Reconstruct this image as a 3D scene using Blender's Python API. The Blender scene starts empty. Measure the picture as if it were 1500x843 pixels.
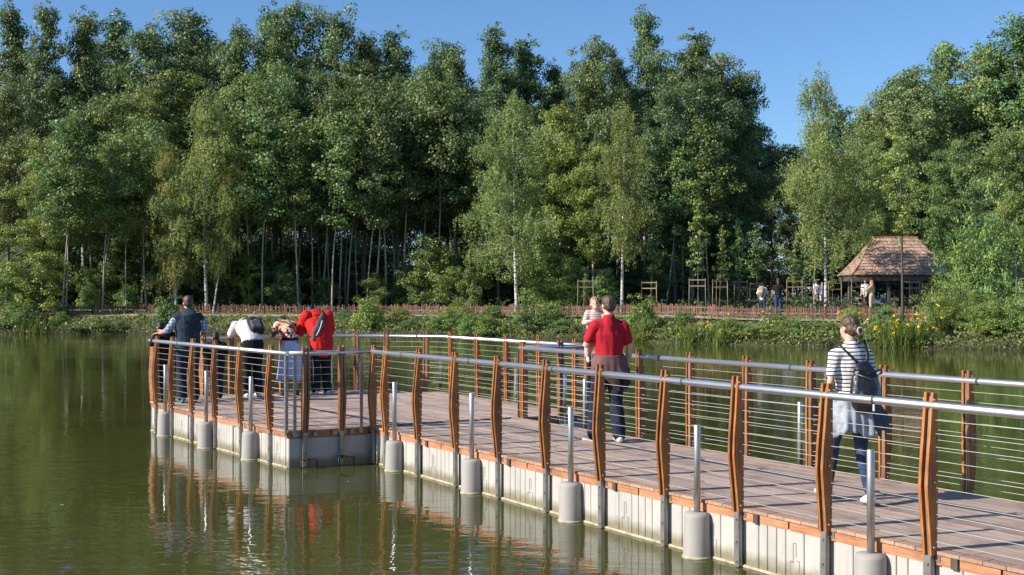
import bpy, bmesh, math, random
import numpy as np
from mathutils import Vector, Matrix, noise
R = math.radians
SC = bpy.context.scene
COL = SC.collection
random.seed(7)
rng = np.random.default_rng(11)

# ------------------------------------------------------------------ camera, sky, sun, exposure
cam_d = bpy.data.cameras.new('camera')
cam = bpy.data.objects.new('camera', cam_d)
COL.objects.link(cam)
cam_d.sensor_width = 36.0
cam_d.lens = 36.0 * 1900.0 / 1500.0
cam_d.clip_start = 0.1
cam_d.clip_end = 3000.0
cam.location = (0.0, 0.0, 2.33)
cam.rotation_euler = (R(90 + 0.286), 0, 0)
SC.camera = cam

SUN_EL = R(31.0)
LIGHT_DIR = Vector((0.94, 0.342, 0)).normalized()        # the way shadows fall on the ground
w = bpy.data.worlds.new('World')
SC.world = w
w.use_nodes = True
nt = w.node_tree
nt.nodes.clear()
sky = nt.nodes.new('ShaderNodeTexSky')
sky.sky_type = 'NISHITA'
sky.sun_disc = False
sky.sun_elevation = SUN_EL
sky.sun_rotation = math.atan2(-LIGHT_DIR.x, -LIGHT_DIR.y)
sky.altitude = 200
sky.air_density = 1.0
sky.dust_density = 0.3
sky.ozone_density = 8.0
bg = nt.nodes.new('ShaderNodeBackground')
bg.inputs['Strength'].default_value = 0.104
wo = nt.nodes.new('ShaderNodeOutputWorld')
nt.links.new(sky.outputs[0], bg.inputs['Color'])
nt.links.new(bg.outputs[0], wo.inputs['Surface'])

sun_d = bpy.data.lights.new('sun', 'SUN')
sun_d.energy = 5.0
sun_d.angle = R(0.5)
sun_d.color = (1.0, 0.93, 0.82)
sun = bpy.data.objects.new('sun', sun_d)
COL.objects.link(sun)
Ldir = Vector((LIGHT_DIR.x * math.cos(SUN_EL), LIGHT_DIR.y * math.cos(SUN_EL), -math.sin(SUN_EL)))
sun.rotation_euler = Ldir.to_track_quat('-Z', 'Y').to_euler()
sun.location = (-40, -10, 40)

SC.view_settings.view_transform = 'Standard'
SC.view_settings.look = 'None'
SC.view_settings.exposure = 0.56
SC.view_settings.gamma = 1.0
SC.view_settings.use_curve_mapping = False
SC.cycles.max_bounces = 8
SC.cycles.transparent_max_bounces = 8
SC.cycles.use_denoising = True

# ------------------------------------------------------------------ helpers: objects
def tag(o, label=None, cat=None, group=None, kind=None):
    if label: o['label'] = label
    if cat: o['category'] = cat
    if group: o['group'] = group
    if kind: o['kind'] = kind
    return o

def empty(name, loc=(0, 0, 0), rz=0.0, label=None, cat=None, group=None):
    o = bpy.data.objects.new(name, None)
    o.empty_display_size = 0.2
    COL.objects.link(o)
    o.location = loc
    o.rotation_euler = (0, 0, rz)
    return tag(o, label, cat, group)

def link(name, me, parent=None, mat=None, loc=None, rot=None, scale=None):
    if mat is not None and not me.materials:
        me.materials.append(mat)
    o = bpy.data.objects.new(name, me)
    COL.objects.link(o)
    if parent is not None: o.parent = parent
    if loc is not None: o.location = loc
    if rot is not None: o.rotation_euler = rot
    if scale is not None: o.scale = scale
    return o

def obj(name, bm, mat, parent=None, smooth=False, **k):
    me = bpy.data.meshes.new(name)
    bmesh.ops.recalc_face_normals(bm, faces=bm.faces)
    bm.to_mesh(me)
    bm.free()
    if isinstance(mat, (list, tuple)):
        for m in mat: me.materials.append(m)
    else:
        me.materials.append(mat)
    if smooth:
        me.polygons.foreach_set('use_smooth', [True] * len(me.polygons))
    return link(name, me, parent, **k)

def copy_tree(o, parent=None):
    c = o.copy()
    COL.objects.link(c)
    if parent is not None: c.parent = parent
    for ch in list(o.children):
        copy_tree(ch, c)
    return c

# ------------------------------------------------------------------ helpers: bmesh shapes
def box(bm, c, s, rz=0.0, mi=0, bev=0.0):
    """box centred at c with full sizes s"""
    M = Matrix.Translation(c) @ Matrix.Rotation(rz, 4, 'Z')
    v = [bm.verts.new(M @ Vector((x * s[0] / 2, y * s[1] / 2, z * s[2] / 2))) for x in (-1, 1) for y in (-1, 1) for z in (-1, 1)]
    fs = []
    for q in ((0, 1, 3, 2), (4, 6, 7, 5), (0, 4, 5, 1), (2, 3, 7, 6), (0, 2, 6, 4), (1, 5, 7, 3)):
        f = bm.faces.new([v[i] for i in q]); f.material_index = mi
        fs.append(f)
    if bev > 0:
        es = list({e for f in fs for e in f.edges})
        r = bmesh.ops.bevel(bm, geom=es, offset=bev, segments=1, affect='EDGES', profile=0.5)
        for f in r['faces']: f.material_index = mi

def prism(bm, poly, axis, a, b, mi=0):
    """extrude a 2-D polygon: axis 'x' -> poly in (y,z), 'y' -> (x,z), 'z' -> (x,y)"""
    def pt(p, t):
        if axis == 'x': return (t, p[0], p[1])
        if axis == 'y': return (p[0], t, p[1])
        return (p[0], p[1], t)
    va = [bm.verts.new(pt(p, a)) for p in poly]
    vb = [bm.verts.new(pt(p, b)) for p in poly]
    n = len(poly)
    fs = [bm.faces.new(va[::-1]), bm.faces.new(vb)]
    for i in range(n):
        fs.append(bm.faces.new((va[i], va[(i + 1) % n], vb[(i + 1) % n], vb[i])))
    for f in fs: f.material_index = mi

def tube(bm, pts, rad, seg=8, side=(1, 0, 0), caps=True, mi=0, dome=False):
    """loft of ellipses along pts; rad items are r or (r_side, r_other)"""
    pts = [Vector(p) for p in pts]
    rad = [(r, r) if not isinstance(r, (tuple, list)) else tuple(r) for r in rad]
    n = len(pts)
    if dome:
        t0 = (pts[0] - pts[1]).normalized(); t1 = (pts[-1] - pts[-2]).normalized()
        r0 = min(rad[0]); r1 = min(rad[-1])
        a = [(pts[0] + t0 * r0 * .92, (rad[0][0] * .38, rad[0][1] * .38)), (pts[0] + t0 * r0 * .6, (rad[0][0] * .8, rad[0][1] * .8))]
        b = [(pts[-1] + t1 * r1 * .6, (rad[-1][0] * .8, rad[-1][1] * .8)), (pts[-1] + t1 * r1 * .92, (rad[-1][0] * .38, rad[-1][1] * .38))]
        pts = [q[0] for q in a] + pts + [q[0] for q in b]
        rad = [q[1] for q in a] + rad + [q[1] for q in b]
        n = len(pts)
    rings = []
    sd = Vector(side)
    for i in range(n):
        t = (pts[min(i + 1, n - 1)] - pts[max(i - 1, 0)])
        t = t.normalized() if t.length > 1e-9 else Vector((0, 0, 1))
        s = sd - t * sd.dot(t)
        if s.length < 1e-3:
            s = t.orthogonal()
        s.normalize()
        o = t.cross(s)
        ring = []
        for k in range(seg):
            a = 2 * math.pi * k / seg
            ring.append(bm.verts.new(pts[i] + s * math.cos(a) * rad[i][0] + o * math.sin(a) * rad[i][1]))
        rings.append(ring)
    for i in range(n - 1):
        for k in range(seg):
            f = bm.faces.new((rings[i][k], rings[i][(k + 1) % seg], rings[i + 1][(k + 1) % seg], rings[i + 1][k]))
            f.material_index = mi
            f.smooth = True
    if caps:
        f = bm.faces.new(rings[0][::-1]); f.material_index = mi
        f = bm.faces.new(rings[-1]); f.material_index = mi

def ball(bm, c, r, M=None, seg=14):
    r = (r, r, r) if not isinstance(r, (tuple, list)) else r
    T = Matrix.Translation(c) @ Matrix.Diagonal((r[0], r[1], r[2], 1))
    if M is not None: T = M @ T
    bmesh.ops.create_uvsphere(bm, u_segments=seg, v_segments=max(6, seg * 2 // 3), radius=1.0, matrix=T)

def lathe(bm, prof, seg=20, c=(0, 0, 0), mi=0):
    rings = []
    for r, z in prof:
        rings.append([bm.verts.new((c[0] + r * math.cos(2 * math.pi * k / seg), c[1] + r * math.sin(2 * math.pi * k / seg), c[2] + z)) for k in range(seg)])
    for i in range(len(prof) - 1):
        for k in range(seg):
            f = bm.faces.new((rings[i][k], rings[i][(k + 1) % seg], rings[i + 1][(k + 1) % seg], rings[i + 1][k]))
            f.smooth = True; f.material_index = mi
    bm.faces.new(rings[0][::-1]).material_index = mi
    bm.faces.new(rings[-1]).material_index = mi

def quads_mesh(name, P, tint=None, mat=None):
    """P (N,4,3) numpy -> mesh of N quads with a per-face random tint attribute"""
    N = len(P)
    me = bpy.data.meshes.new(name)
    me.vertices.add(4 * N)
    me.vertices.foreach_set('co', np.ascontiguousarray(P, dtype=np.float32).ravel())
    me.loops.add(4 * N)
    me.loops.foreach_set('vertex_index', np.arange(4 * N, dtype=np.int32))
    me.polygons.add(N)
    me.polygons.foreach_set('loop_start', np.arange(0, 4 * N, 4, dtype=np.int32))
    me.update(calc_edges=True)
    if tint is None: tint = rng.random(N)
    at = me.attributes.new('tint', 'FLOAT', 'FACE')
    at.data.foreach_set('value', tint.astype(np.float32))
    if mat is not None: me.materials.append(mat)
    return me

# ------------------------------------------------------------------ materials
def mat_new(name):
    m = bpy.data.materials.new(name)
    m.use_nodes = True
    return m, m.node_tree, m.node_tree.nodes['Principled BSDF']

def nd(t, kind, **k):
    n = t.nodes.new(kind)
    for a, b in k.items():
        setattr(n, a, b)
    return n

def ramp(t, stops):
    r = t.nodes.new('ShaderNodeValToRGB')
    e = r.color_ramp.elements
    while len(e) < len(stops): e.new(0.5)
    for i, (p, c) in enumerate(stops):
        e[i].position = p
        e[i].color = (c[0], c[1], c[2], 1)
    return r

def simple(name, col, rough=0.6, metal=0.0, var=0.15, scale=6.0, bump=0.0, bscale=40.0, spec=0.5, stretch=(1, 1, 1)):
    """principled with a little procedural wear: colour varies by a noise of the object's own"""
    m, t, p = mat_new(name)
    tc = nd(t, 'ShaderNodeTexCoord')
    mp = nd(t, 'ShaderNodeMapping')
    mp.inputs['Scale'].default_value = stretch
    t.links.new(tc.outputs['Object'], mp.inputs['Vector'])
    nz = nd(t, 'ShaderNodeTexNoise')
    nz.inputs['Scale'].default_value = scale
    nz.inputs['Detail'].default_value = 5
    t.links.new(mp.outputs[0], nz.inputs['Vector'])
    a = [max(0, c * (1 - var)) for c in col]; b = [min(1, c * (1 + var)) for c in col]
    rp = ramp(t, [(0.3, a), (0.7, b)])
    t.links.new(nz.outputs['Fac'], rp.inputs[0])
    t.links.new(rp.outputs[0], p.inputs['Base Color'])
    p.inputs['Roughness'].default_value = rough
    p.inputs['Metallic'].default_value = metal
    p.inputs['Specular IOR Level'].default_value = spec
    if bump > 0:
        n2 = nd(t, 'ShaderNodeTexNoise')
        n2.inputs['Scale'].default_value = bscale
        n2.inputs['Detail'].default_value = 4
        t.links.new(mp.outputs[0], n2.inputs['Vector'])
        bp = nd(t, 'ShaderNodeBump')
        bp.inputs['Strength'].default_value = bump
        bp.inputs['Distance'].default_value = 0.01
        t.links.new(n2.outputs['Fac'], bp.inputs['Height'])
        t.links.new(bp.outputs[0], p.inputs['Normal'])
    return m

def wood(name, a, b, c, rough=0.55, grain=(2, 40, 40), per_obj=0.25, island=False, dirt=0.7):
    m, t, p = mat_new(name)
    tc = nd(t, 'ShaderNodeTexCoord')
    mp = nd(t, 'ShaderNodeMapping')
    mp.inputs['Scale'].default_value = grain
    t.links.new(tc.outputs['Object'], mp.inputs['Vector'])
    nz = nd(t, 'ShaderNodeTexNoise')
    nz.inputs['Scale'].default_value = 1.6
    nz.inputs['Detail'].default_value = 6
    nz.inputs['Roughness'].default_value = 0.65
    t.links.new(mp.outputs[0], nz.inputs['Vector'])
    rp = ramp(t, [(0.25, a), (0.5, b), (0.8, c)])
    t.links.new(nz.outputs['Fac'], rp.inputs[0])
    # each board or post its own tone
    if island:
        g = nd(t, 'ShaderNodeNewGeometry'); rnd = g.outputs['Random Per Island']
    else:
        g = nd(t, 'ShaderNodeObjectInfo'); rnd = g.outputs['Random']
    mr = nd(t, 'ShaderNodeMapRange')
    mr.inputs['To Min'].default_value = 1 - per_obj
    mr.inputs['To Max'].default_value = 1 + per_obj
    t.links.new(rnd, mr.inputs['Value'])
    hs = nd(t, 'ShaderNodeHueSaturation')
    t.links.new(rp.outputs[0], hs.inputs['Color'])
    t.links.new(mr.outputs[0], hs.inputs['Value'])
    dn = nd(t, 'ShaderNodeTexNoise'); dn.inputs['Scale'].default_value = 2.3; dn.inputs['Detail'].default_value = 7; dn.inputs['Roughness'].default_value = .7
    t.links.new(tc.outputs['Object'], dn.inputs['Vector'])
    dr = ramp(t, [(0.32, (.50, .47, .45)), (0.50, (1, 1, 1)), (0.75, (1.0, 1.0, 1.0))])
    t.links.new(dn.outputs['Fac'], dr.inputs[0])
    dm = nd(t, 'ShaderNodeMixRGB', blend_type='MULTIPLY'); dm.inputs[0].default_value = dirt
    t.links.new(hs.outputs[0], dm.inputs[1]); t.links.new(dr.outputs[0], dm.inputs[2])
    t.links.new(dm.outputs[0], p.inputs['Base Color'])
    p.inputs['Roughness'].default_value = rough
    bp = nd(t, 'ShaderNodeBump')
    bp.inputs['Strength'].default_value = 0.3
    bp.inputs['Distance'].default_value = 0.004
    t.links.new(nz.outputs['Fac'], bp.inputs['Height'])
    t.links.new(bp.outputs[0], p.inputs['Normal'])
    return m

def leaf_mat(name, trans=0.3, rough=0.48, spec=0.48):
    """leaf colour = the object's own colour, each leaf a little lighter or darker"""
    m, t, p = mat_new(name)
    oi = nd(t, 'ShaderNodeObjectInfo')
    at = nd(t, 'ShaderNodeAttribute', attribute_name='tint')
    mr = nd(t, 'ShaderNodeMapRange')
    mr.inputs['To Min'].default_value = 0.55
    mr.inputs['To Max'].default_value = 1.5
    t.links.new(at.outputs['Fac'], mr.inputs['Value'])
    hr = nd(t, 'ShaderNodeMapRange')
    hr.inputs['To Min'].default_value = 0.53
    hr.inputs['To Max'].default_value = 0.475
    t.links.new(at.outputs['Fac'], hr.inputs['Value'])
    hs = nd(t, 'ShaderNodeHueSaturation')
    t.links.new(oi.outputs['Color'], hs.inputs['Color'])
    t.links.new(mr.outputs[0], hs.inputs['Value'])
    t.links.new(hr.outputs[0], hs.inputs['Hue'])
    t.links.new(hs.outputs[0], p.inputs['Base Color'])
    p.inputs['Roughness'].default_value = rough
    p.inputs['Specular IOR Level'].default_value = spec
    tr = nd(t, 'ShaderNodeBsdfTranslucent')
    h2 = nd(t, 'ShaderNodeHueSaturation')
    h2.inputs['Hue'].default_value = 0.48
    h2.inputs['Value'].default_value = 1.4
    t.links.new(hs.outputs[0], h2.inputs['Color'])
    t.links.new(h2.outputs[0], tr.inputs['Color'])
    mx = nd(t, 'ShaderNodeMixShader')
    mx.inputs[0].default_value = trans
    t.links.new(p.outputs[0], mx.inputs[1])
    t.links.new(tr.outputs[0], mx.inputs[2])
    t.links.new(mx.outputs[0], t.nodes['Material Output'].inputs['Surface'])
    return m

def bark_mat(name, a, b, marks=None):
    m, t, p = mat_new(name)
    tc = nd(t, 'ShaderNodeTexCoord')
    mp = nd(t, 'ShaderNodeMapping')
    mp.inputs['Scale'].default_value = (1.2, 1.2, 5.0) if marks else (6, 6, 1.0)
    t.links.new(tc.outputs['Object'], mp.inputs['Vector'])
    nz = nd(t, 'ShaderNodeTexNoise')
    nz.inputs['Scale'].default_value = 1.5
    nz.inputs['Detail'].default_value = 5
    t.links.new(mp.outputs[0], nz.inputs['Vector'])
    if marks:
        rp = ramp(t, [(0.0, marks), (0.38, marks), (0.46, a), (0.7, b)])
    else:
        rp = ramp(t, [(0.3, a), (0.7, b)])
    t.links.new(nz.outputs['Fac'], rp.inputs[0])
    t.links.new(rp.outputs[0], p.inputs['Base Color'])
    p.inputs['Roughness'].default_value = 0.8
    return m

M = {}
M['timber'] = wood('oiled_timber', (0.12, 0.035, 0.009), (0.34, 0.122, 0.028), (0.52, 0.23, 0.065), rough=0.45, grain=(40, 40, 2), per_obj=0.28, dirt=0.9)
M['fascia'] = wood('fascia_timber', (0.22, 0.085, 0.035), (0.42, 0.18, 0.085), (0.55, 0.29, 0.16), rough=0.6, grain=(2, 40, 40), island=True)
M['deck'] = wood('weathered_deck', (0.255, 0.18, 0.138), (0.39, 0.29, 0.232), (0.50, 0.39, 0.325), rough=0.75, grain=(1.5, 30, 30), per_obj=0.20, island=True, dirt=0.85)
M['edge'] = wood('deck_edge_board', (0.24, 0.15, 0.10), (0.38, 0.24, 0.165), (0.48, 0.33, 0.24), rough=0.7, grain=(20, 20, 20), per_obj=0.2, island=True)
M['steel'] = simple('brushed_steel', (0.52, 0.50, 0.48), rough=0.42, metal=0.85, var=0.08, scale=12, stretch=(1, 1, 1))
M['rail_steel'] = simple('polished_steel_tube', (0.70, 0.675, 0.67), rough=0.36, metal=0.9, var=0.06, scale=5)
M['wire'] = simple('steel_cable', (0.50, 0.50, 0.45), rough=0.5, metal=0.4, var=0.08, scale=20)
M['sleeve'] = simple('grey_sleeve_plastic', (0.33, 0.31, 0.28), rough=0.7, var=0.12, scale=3.5, bump=.1, stretch=(1, 1, .4))
M['dull_steel'] = simple('galvanised_steel', (0.30, 0.285, 0.265), rough=0.5, metal=0.75, var=0.22, scale=9)
M['dark_metal'] = simple('dark_metal', (0.03, 0.03, 0.032), rough=0.5, metal=0.4)
M['joint'] = simple('dark_joint', (0.06, 0.055, 0.05), rough=0.6)

def float_mat():
    m, t, p = mat_new('pale_float_plastic')
    tc = nd(t, 'ShaderNodeTexCoord')
    nz = nd(t, 'ShaderNodeTexNoise'); nz.inputs['Scale'].default_value = 3.2; nz.inputs['Detail'].default_value = 7; nz.inputs['Roughness'].default_value = 0.62
    mp = nd(t, 'ShaderNodeMapping'); mp.inputs['Scale'].default_value = (1.6, 1.6, 0.45)
    t.links.new(tc.outputs['Object'], mp.inputs['Vector'])
    t.links.new(mp.outputs[0], nz.inputs['Vector'])
    rp = ramp(t, [(0.25, (0.32, 0.30, 0.268)), (0.5, (0.43, 0.408, 0.366)), (0.8, (0.485, 0.462, 0.42))])
    t.links.new(nz.outputs['Fac'], rp.inputs[0])
    # lime and algae stain that rises unevenly from the waterline
    sx = nd(t, 'ShaderNodeSeparateXYZ'); t.links.new(tc.outputs['Object'], sx.inputs[0])
    n2 = nd(t, 'ShaderNodeTexNoise'); n2.inputs['Scale'].default_value = 9; n2.inputs['Detail'].default_value = 3
    t.links.new(tc.outputs['Object'], n2.inputs['Vector'])
    ad = nd(t, 'ShaderNodeMath', operation='MULTIPLY_ADD'); ad.inputs[1].default_value = -0.13
    t.links.new(n2.outputs['Fac'], ad.inputs[0]); t.links.new(sx.outputs['Z'], ad.inputs[2])
    mr = nd(t, 'ShaderNodeMapRange'); mr.inputs['From Min'].default_value = 0.0; mr.inputs['From Max'].default_value = 0.10
    mr.inputs['To Min'].default_value = 1; mr.inputs['To Max'].default_value = 0
    t.links.new(ad.outputs[0], mr.inputs['Value'])
    mx = nd(t, 'ShaderNodeMixRGB'); mx.inputs[2].default_value = (0.22, 0.19, 0.12, 1)
    t.links.new(mr.outputs[0], mx.inputs[0]); t.links.new(rp.outputs[0], mx.inputs[1])
    t.links.new(mx.outputs[0], p.inputs['Base Color'])
    p.inputs['Roughness'].default_value = 0.7
    bp = nd(t, 'ShaderNodeBump'); bp.inputs['Strength'].default_value = 0.12; bp.inputs['Distance'].default_value = 0.01
    t.links.new(nz.outputs['Fac'], bp.inputs['Height']); t.links.new(bp.outputs[0], p.inputs['Normal'])
    return m
M['float'] = float_mat()
M['groove_shade'] = simple('groove_shade_paint', (0.24, 0.22, 0.19), rough=0.9)  # dark strips that paint the shadow of the moulded float grooves
M['scum'] = simple('lime_band', (0.40, 0.35, 0.245), rough=0.85, var=0.3, scale=14)

M['leaf'] = leaf_mat('leaf', 0.28)
M['leaf_soft'] = leaf_mat('birch_leaf', 0.36, 0.6, 0.25)
M['blade'] = leaf_mat('grass_blade', 0.32, 0.5, 0.3)
M['birch_bark'] = bark_mat('birch_bark', (0.48, 0.46, 0.42), (0.66, 0.64, 0.60), (0.05, 0.045, 0.04))
M['bark'] = bark_mat('grey_bark', (0.10, 0.085, 0.062), (0.22, 0.19, 0.145))
M['pale_bark'] = bark_mat('pale_bark', (0.27, 0.235, 0.17), (0.50, 0.45, 0.35))
M['dark_bark'] = bark_mat('dark_bark', (0.045, 0.036, 0.027), (0.11, 0.09, 0.068))
M['mid_bark'] = bark_mat('mid_bark', (0.15, 0.13, 0.095), (0.32, 0.285, 0.22))
M['stake'] = wood('stake_wood', (0.20, 0.14, 0.08), (0.32, 0.23, 0.13), (0.42, 0.32, 0.20), grain=(20, 20, 2))
M['picket'] = wood('red_brown_picket', (0.055, 0.024, 0.015), (0.155, 0.066, 0.040), (0.28, 0.145, 0.095), grain=(20, 20, 2), per_obj=0.6, island=True)
M['petal'] = simple('yellow_petal', (0.75, 0.52, 0.03), rough=0.6)
M['flowers'] = simple('orange_petal', (0.7, 0.28, 0.05), rough=0.6)

def water_mat():
    m, t, p = mat_new('pond_water')
    tc = nd(t, 'ShaderNodeTexCoord')
    def nz(scale, sx, sy, det, rough=0.5, rot=0.0):
        mp = nd(t, 'ShaderNodeMapping'); mp.inputs['Scale'].default_value = (sx, sy, 1); mp.inputs['Rotation'].default_value = (0, 0, rot)
        t.links.new(tc.outputs['Object'], mp.inputs['Vector'])
        n = nd(t, 'ShaderNodeTexNoise'); n.inputs['Scale'].default_value = scale; n.inputs['Detail'].default_value = det; n.inputs['Roughness'].default_value = rough
        t.links.new(mp.outputs[0], n.inputs['Vector'])
        return n.outputs['Fac']
    def math_(op, a, b):
        q = nd(t, 'ShaderNodeMath', operation=op)
        for i, x in enumerate((a, b)):
            if isinstance(x, (int, float)): q.inputs[i].default_value = x
            else: t.links.new(x, q.inputs[i])
        return q.outputs[0]
    fine = nz(2.6, 1.0, 1.9, 2.0, 0.5, 0.35)
    mid = nz(0.7, 1.0, 1.8, 2.0, 0.5, 0.2)
    patch = nz(0.10, 1.0, 1.6, 2.0)
    pr = nd(t, 'ShaderNodeMapRange'); pr.inputs['From Min'].default_value = 0.42; pr.inputs['From Max'].default_value = 0.62
    pr.inputs['To Min'].default_value = 0.45; pr.inputs['To Max'].default_value = 1.3
    t.links.new(patch, pr.inputs['Value'])
    h = math_('ADD', math_('MULTIPLY', fine, 0.62), math_('MULTIPLY', mid, 0.7))
    bp = nd(t, 'ShaderNodeBump'); bp.inputs['Distance'].default_value = 0.0095
    t.links.new(math_('MULTIPLY', pr.outputs[0], 1.0), bp.inputs['Strength'])
    t.links.new(h, bp.inputs['Height'])
    t.links.new(bp.outputs[0], p.inputs['Normal'])
    mk = nz(0.35, 1.0, 1.0, 3.0)
    rp = ramp(t, [(0.3, (0.049, 0.052, 0.013)), (0.7, (0.068, 0.069, 0.018))])
    t.links.new(mk, rp.inputs[0])
    t.links.new(rp.outputs[0], p.inputs['Base Color'])
    p.inputs['Roughness'].default_value = 0.03
    p.inputs['IOR'].default_value = 1.333
    return m
M['water'] = water_mat()

def ground_mat():
    m, t, p = mat_new('earth_and_grass')
    tc = nd(t, 'ShaderNodeTexCoord')
    n = nd(t, 'ShaderNodeTexNoise'); n.inputs['Scale'].default_value = 0.5; n.inputs['Detail'].default_value = 8; n.inputs['Roughness'].default_value = 0.7
    t.links.new(tc.outputs['Object'], n.inputs['Vector'])
    rp = ramp(t, [(0.35, (0.045, 0.036, 0.022)), (0.5, (0.06, 0.062, 0.022)), (0.65, (0.055, 0.085, 0.022))])
    t.links.new(n.outputs['Fac'], rp.inputs[0])
    t.links.new(rp.outputs[0], p.inputs['Base Color'])
    p.inputs['Roughness'].default_value = 0.95
    return m
M['ground'] = ground_mat()
M['gravel'] = simple('pale_gravel', (0.36, 0.32, 0.26), rough=0.95, var=0.3, scale=8, bump=0.4)

# ================================================================== THE SETTING
SHX = np.array([-400, -140, -90, -60, -29.6, -21.7, -9.5, 0, 5.05, 7.9, 13.6, 18.7, 21.0, 26, 32, 40, 60, 120, 400], float)
SHY = np.array([70, 76, 78, 77, 75.0, 75.0, 72.6, 67.5, 64.0, 60.5, 57.5, 54.6, 53.3, 49, 42, 30, 8, -30, -120], float)
def shore(x): return np.interp(x, SHX, SHY)

def nz2(x, y, s, seed=0.0):
    return noise.noise(Vector((x * s + seed, y * s - seed, seed * 0.37)))

def ground_z(x, y):
    d = y - shore(x)
    z = np.interp(d, [-60, -8, -1.2, 0, 1.2, 4.4, 5.2, 6.6, 8.0, 12, 40, 600], [-2.2, -1.6, -0.35, 0.0, 0.30, 0.92, 1.02, 1.05, 1.16, 1.25, 1.5, 2.0])
    return z

def build_ground():
    xs = np.concatenate([[-1500, -900, -500, -300, -200, -140, -100], np.linspace(-80, 60, 281), [80, 110, 150, 220, 350, 600, 1000, 1500]])
    ys = np.concatenate([[-300, -150, -60, -20, 10, 30, 40], np.linspace(46, 100, 163), [105, 112, 120, 135, 160, 200, 300, 500, 900, 1600]])
    nx, ny = len(xs), len(ys)
    X, Y = np.meshgrid(xs, ys, indexing='ij')
    Z = ground_z(X, Y)
    for i in range(nx):
        for j in range(ny):
            if 44 < ys[j] < 130 and abs(xs[i]) < 85:
                d = ys[j] - float(shore(xs[i]))
                if d > -0.6: Z[i, j] += 0.10 * nz2(xs[i], ys[j], 0.7) * min(1, max(0.2, d / 3)) + 0.05 * nz2(xs[i], ys[j], 2.1)
    me = bpy.data.meshes.new('ground')
    v = np.stack([X, Y, Z], -1).reshape(-1, 3)
    idx = np.arange(nx * ny).reshape(nx, ny)
    f = np.stack([idx[:-1, :-1], idx[1:, :-1], idx[1:, 1:], idx[:-1, 1:]], -1).reshape(-1, 4)
    me.from_pydata(v.tolist(), [], f.tolist())
    me.polygons.foreach_set('use_smooth', [True] * len(me.polygons))
    o = link('ground', me, mat=M['ground'])
    tag(o, kind='structure')
    return o
build_ground()

def shore_path(x0, x1, off, step=1.0):
    """points that run parallel to the shoreline, off metres inland"""
    out = []
    n = max(2, int(abs(x1 - x0) / step))
    for i in range(n + 1):
        x = x0 + (x1 - x0) * i / n
        g = (float(shore(x + 1.5)) - float(shore(x - 1.5))) / 3.0
        L = math.hypot(1, g)
        y = float(shore(x))
        out.append((x - g / L * off, y + off / L))
    # a little smoothing
    for _ in range(6):
        out = [out[0]] + [((a[0] + 2 * b[0] + c[0]) / 4, (a[1] + 2 * b[1] + c[1]) / 4) for a, b, c in zip(out, out[1:], out[2:])] + [out[-1]]
    return out

def ribbon(name, x0, x1, o0, o1, lift, mat):
    a = shore_path(x0, x1, o0); b = shore_path(x0, x1, o1)
    bm = bmesh.new()
    pa = [bm.verts.new((p[0], p[1], float(ground_z(p[0], p[1])) + lift)) for p in a]
    pb = [bm.verts.new((p[0], p[1], float(ground_z(p[0], p[1])) + lift)) for p in b]
    for i in range(len(a) - 1):
        bm.faces.new((pa[i], pa[i + 1], pb[i + 1], pb[i]))
    return obj(name, bm, mat)
tag(ribbon('gravel_strip', -80, 34, 4.3, 5.7, 0.07, M['gravel']), kind='structure')
tag(ribbon('footpath', -80, 34, 8.4, 10.6, 0.09, M['gravel']), kind='structure')

# the pond
bm = bmesh.new()
for q in (((-900, -300), (900, -300), (900, 140), (-900, 140)),):
    bm.faces.new([bm.verts.new((x, y, 0)) for x, y in q])
tag(obj('water', bm, M['water']), kind='structure')

# low picket fence along the path
def build_fence():
    r_ = random.Random(5)
    pts = shore_path(-80, 33, 6.15, 0.5)
    root = empty('picket_fence', (0, 70, 1.0), 0, 'long low red-brown picket fence of uneven sticks along the far bank', 'fence')
    bm = bmesh.new(); br = bmesh.new()
    k = 0
    carry = 0.0
    for a, b in zip(pts, pts[1:]):
        L = math.hypot(b[0] - a[0], b[1] - a[1]); ang = math.atan2(b[1] - a[1], b[0] - a[0])
        s = carry
        while s < L:
            t = s / L
            x, y = a[0] + (b[0] - a[0]) * t, a[1] + (b[1] - a[1]) * t
            z = float(ground_z(x, y))
            h = 0.61 + r_.uniform(-0.09, 0.07)
            wd = r_.uniform(0.045, 0.085)
            if r_.random() < 0.95:
                box(bm, (x + r_.uniform(-.01, .01), y + r_.uniform(-.012, .012) - 70, z + h / 2 - 1.0), (wd, 0.022, h), ang + r_.uniform(-.05, .05))
            s += 0.105 + r_.uniform(-.012, .02)
        carry = s - L
        for zz in (0.16, 0.46):
            mx, my = (a[0] + b[0]) / 2, (a[1] + b[1]) / 2
            box(br, (mx - math.sin(ang) * -0.03, my + 0.03 - 70, float(ground_z(mx, my)) + zz - 1.0), (L * 1.02, 0.03, 0.05), ang)
    obj('pickets', bm, M['picket'], root)
    obj('rail', br, M['picket'], root)
    bp = bmesh.new(); box(bp, (0, 0, 0), (.08, .07, .70))
    pm = bpy.data.meshes.new('post'); bp.to_mesh(pm); bp.free(); pm.materials.append(M['picket'])
    for i in range(0, len(pts), 5):
        x, y = pts[i]
        link('post', pm, root, loc=(x, y + 0.085 - 70, float(ground_z(x, y)) + .30 - 1.0))
build_fence()

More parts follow.
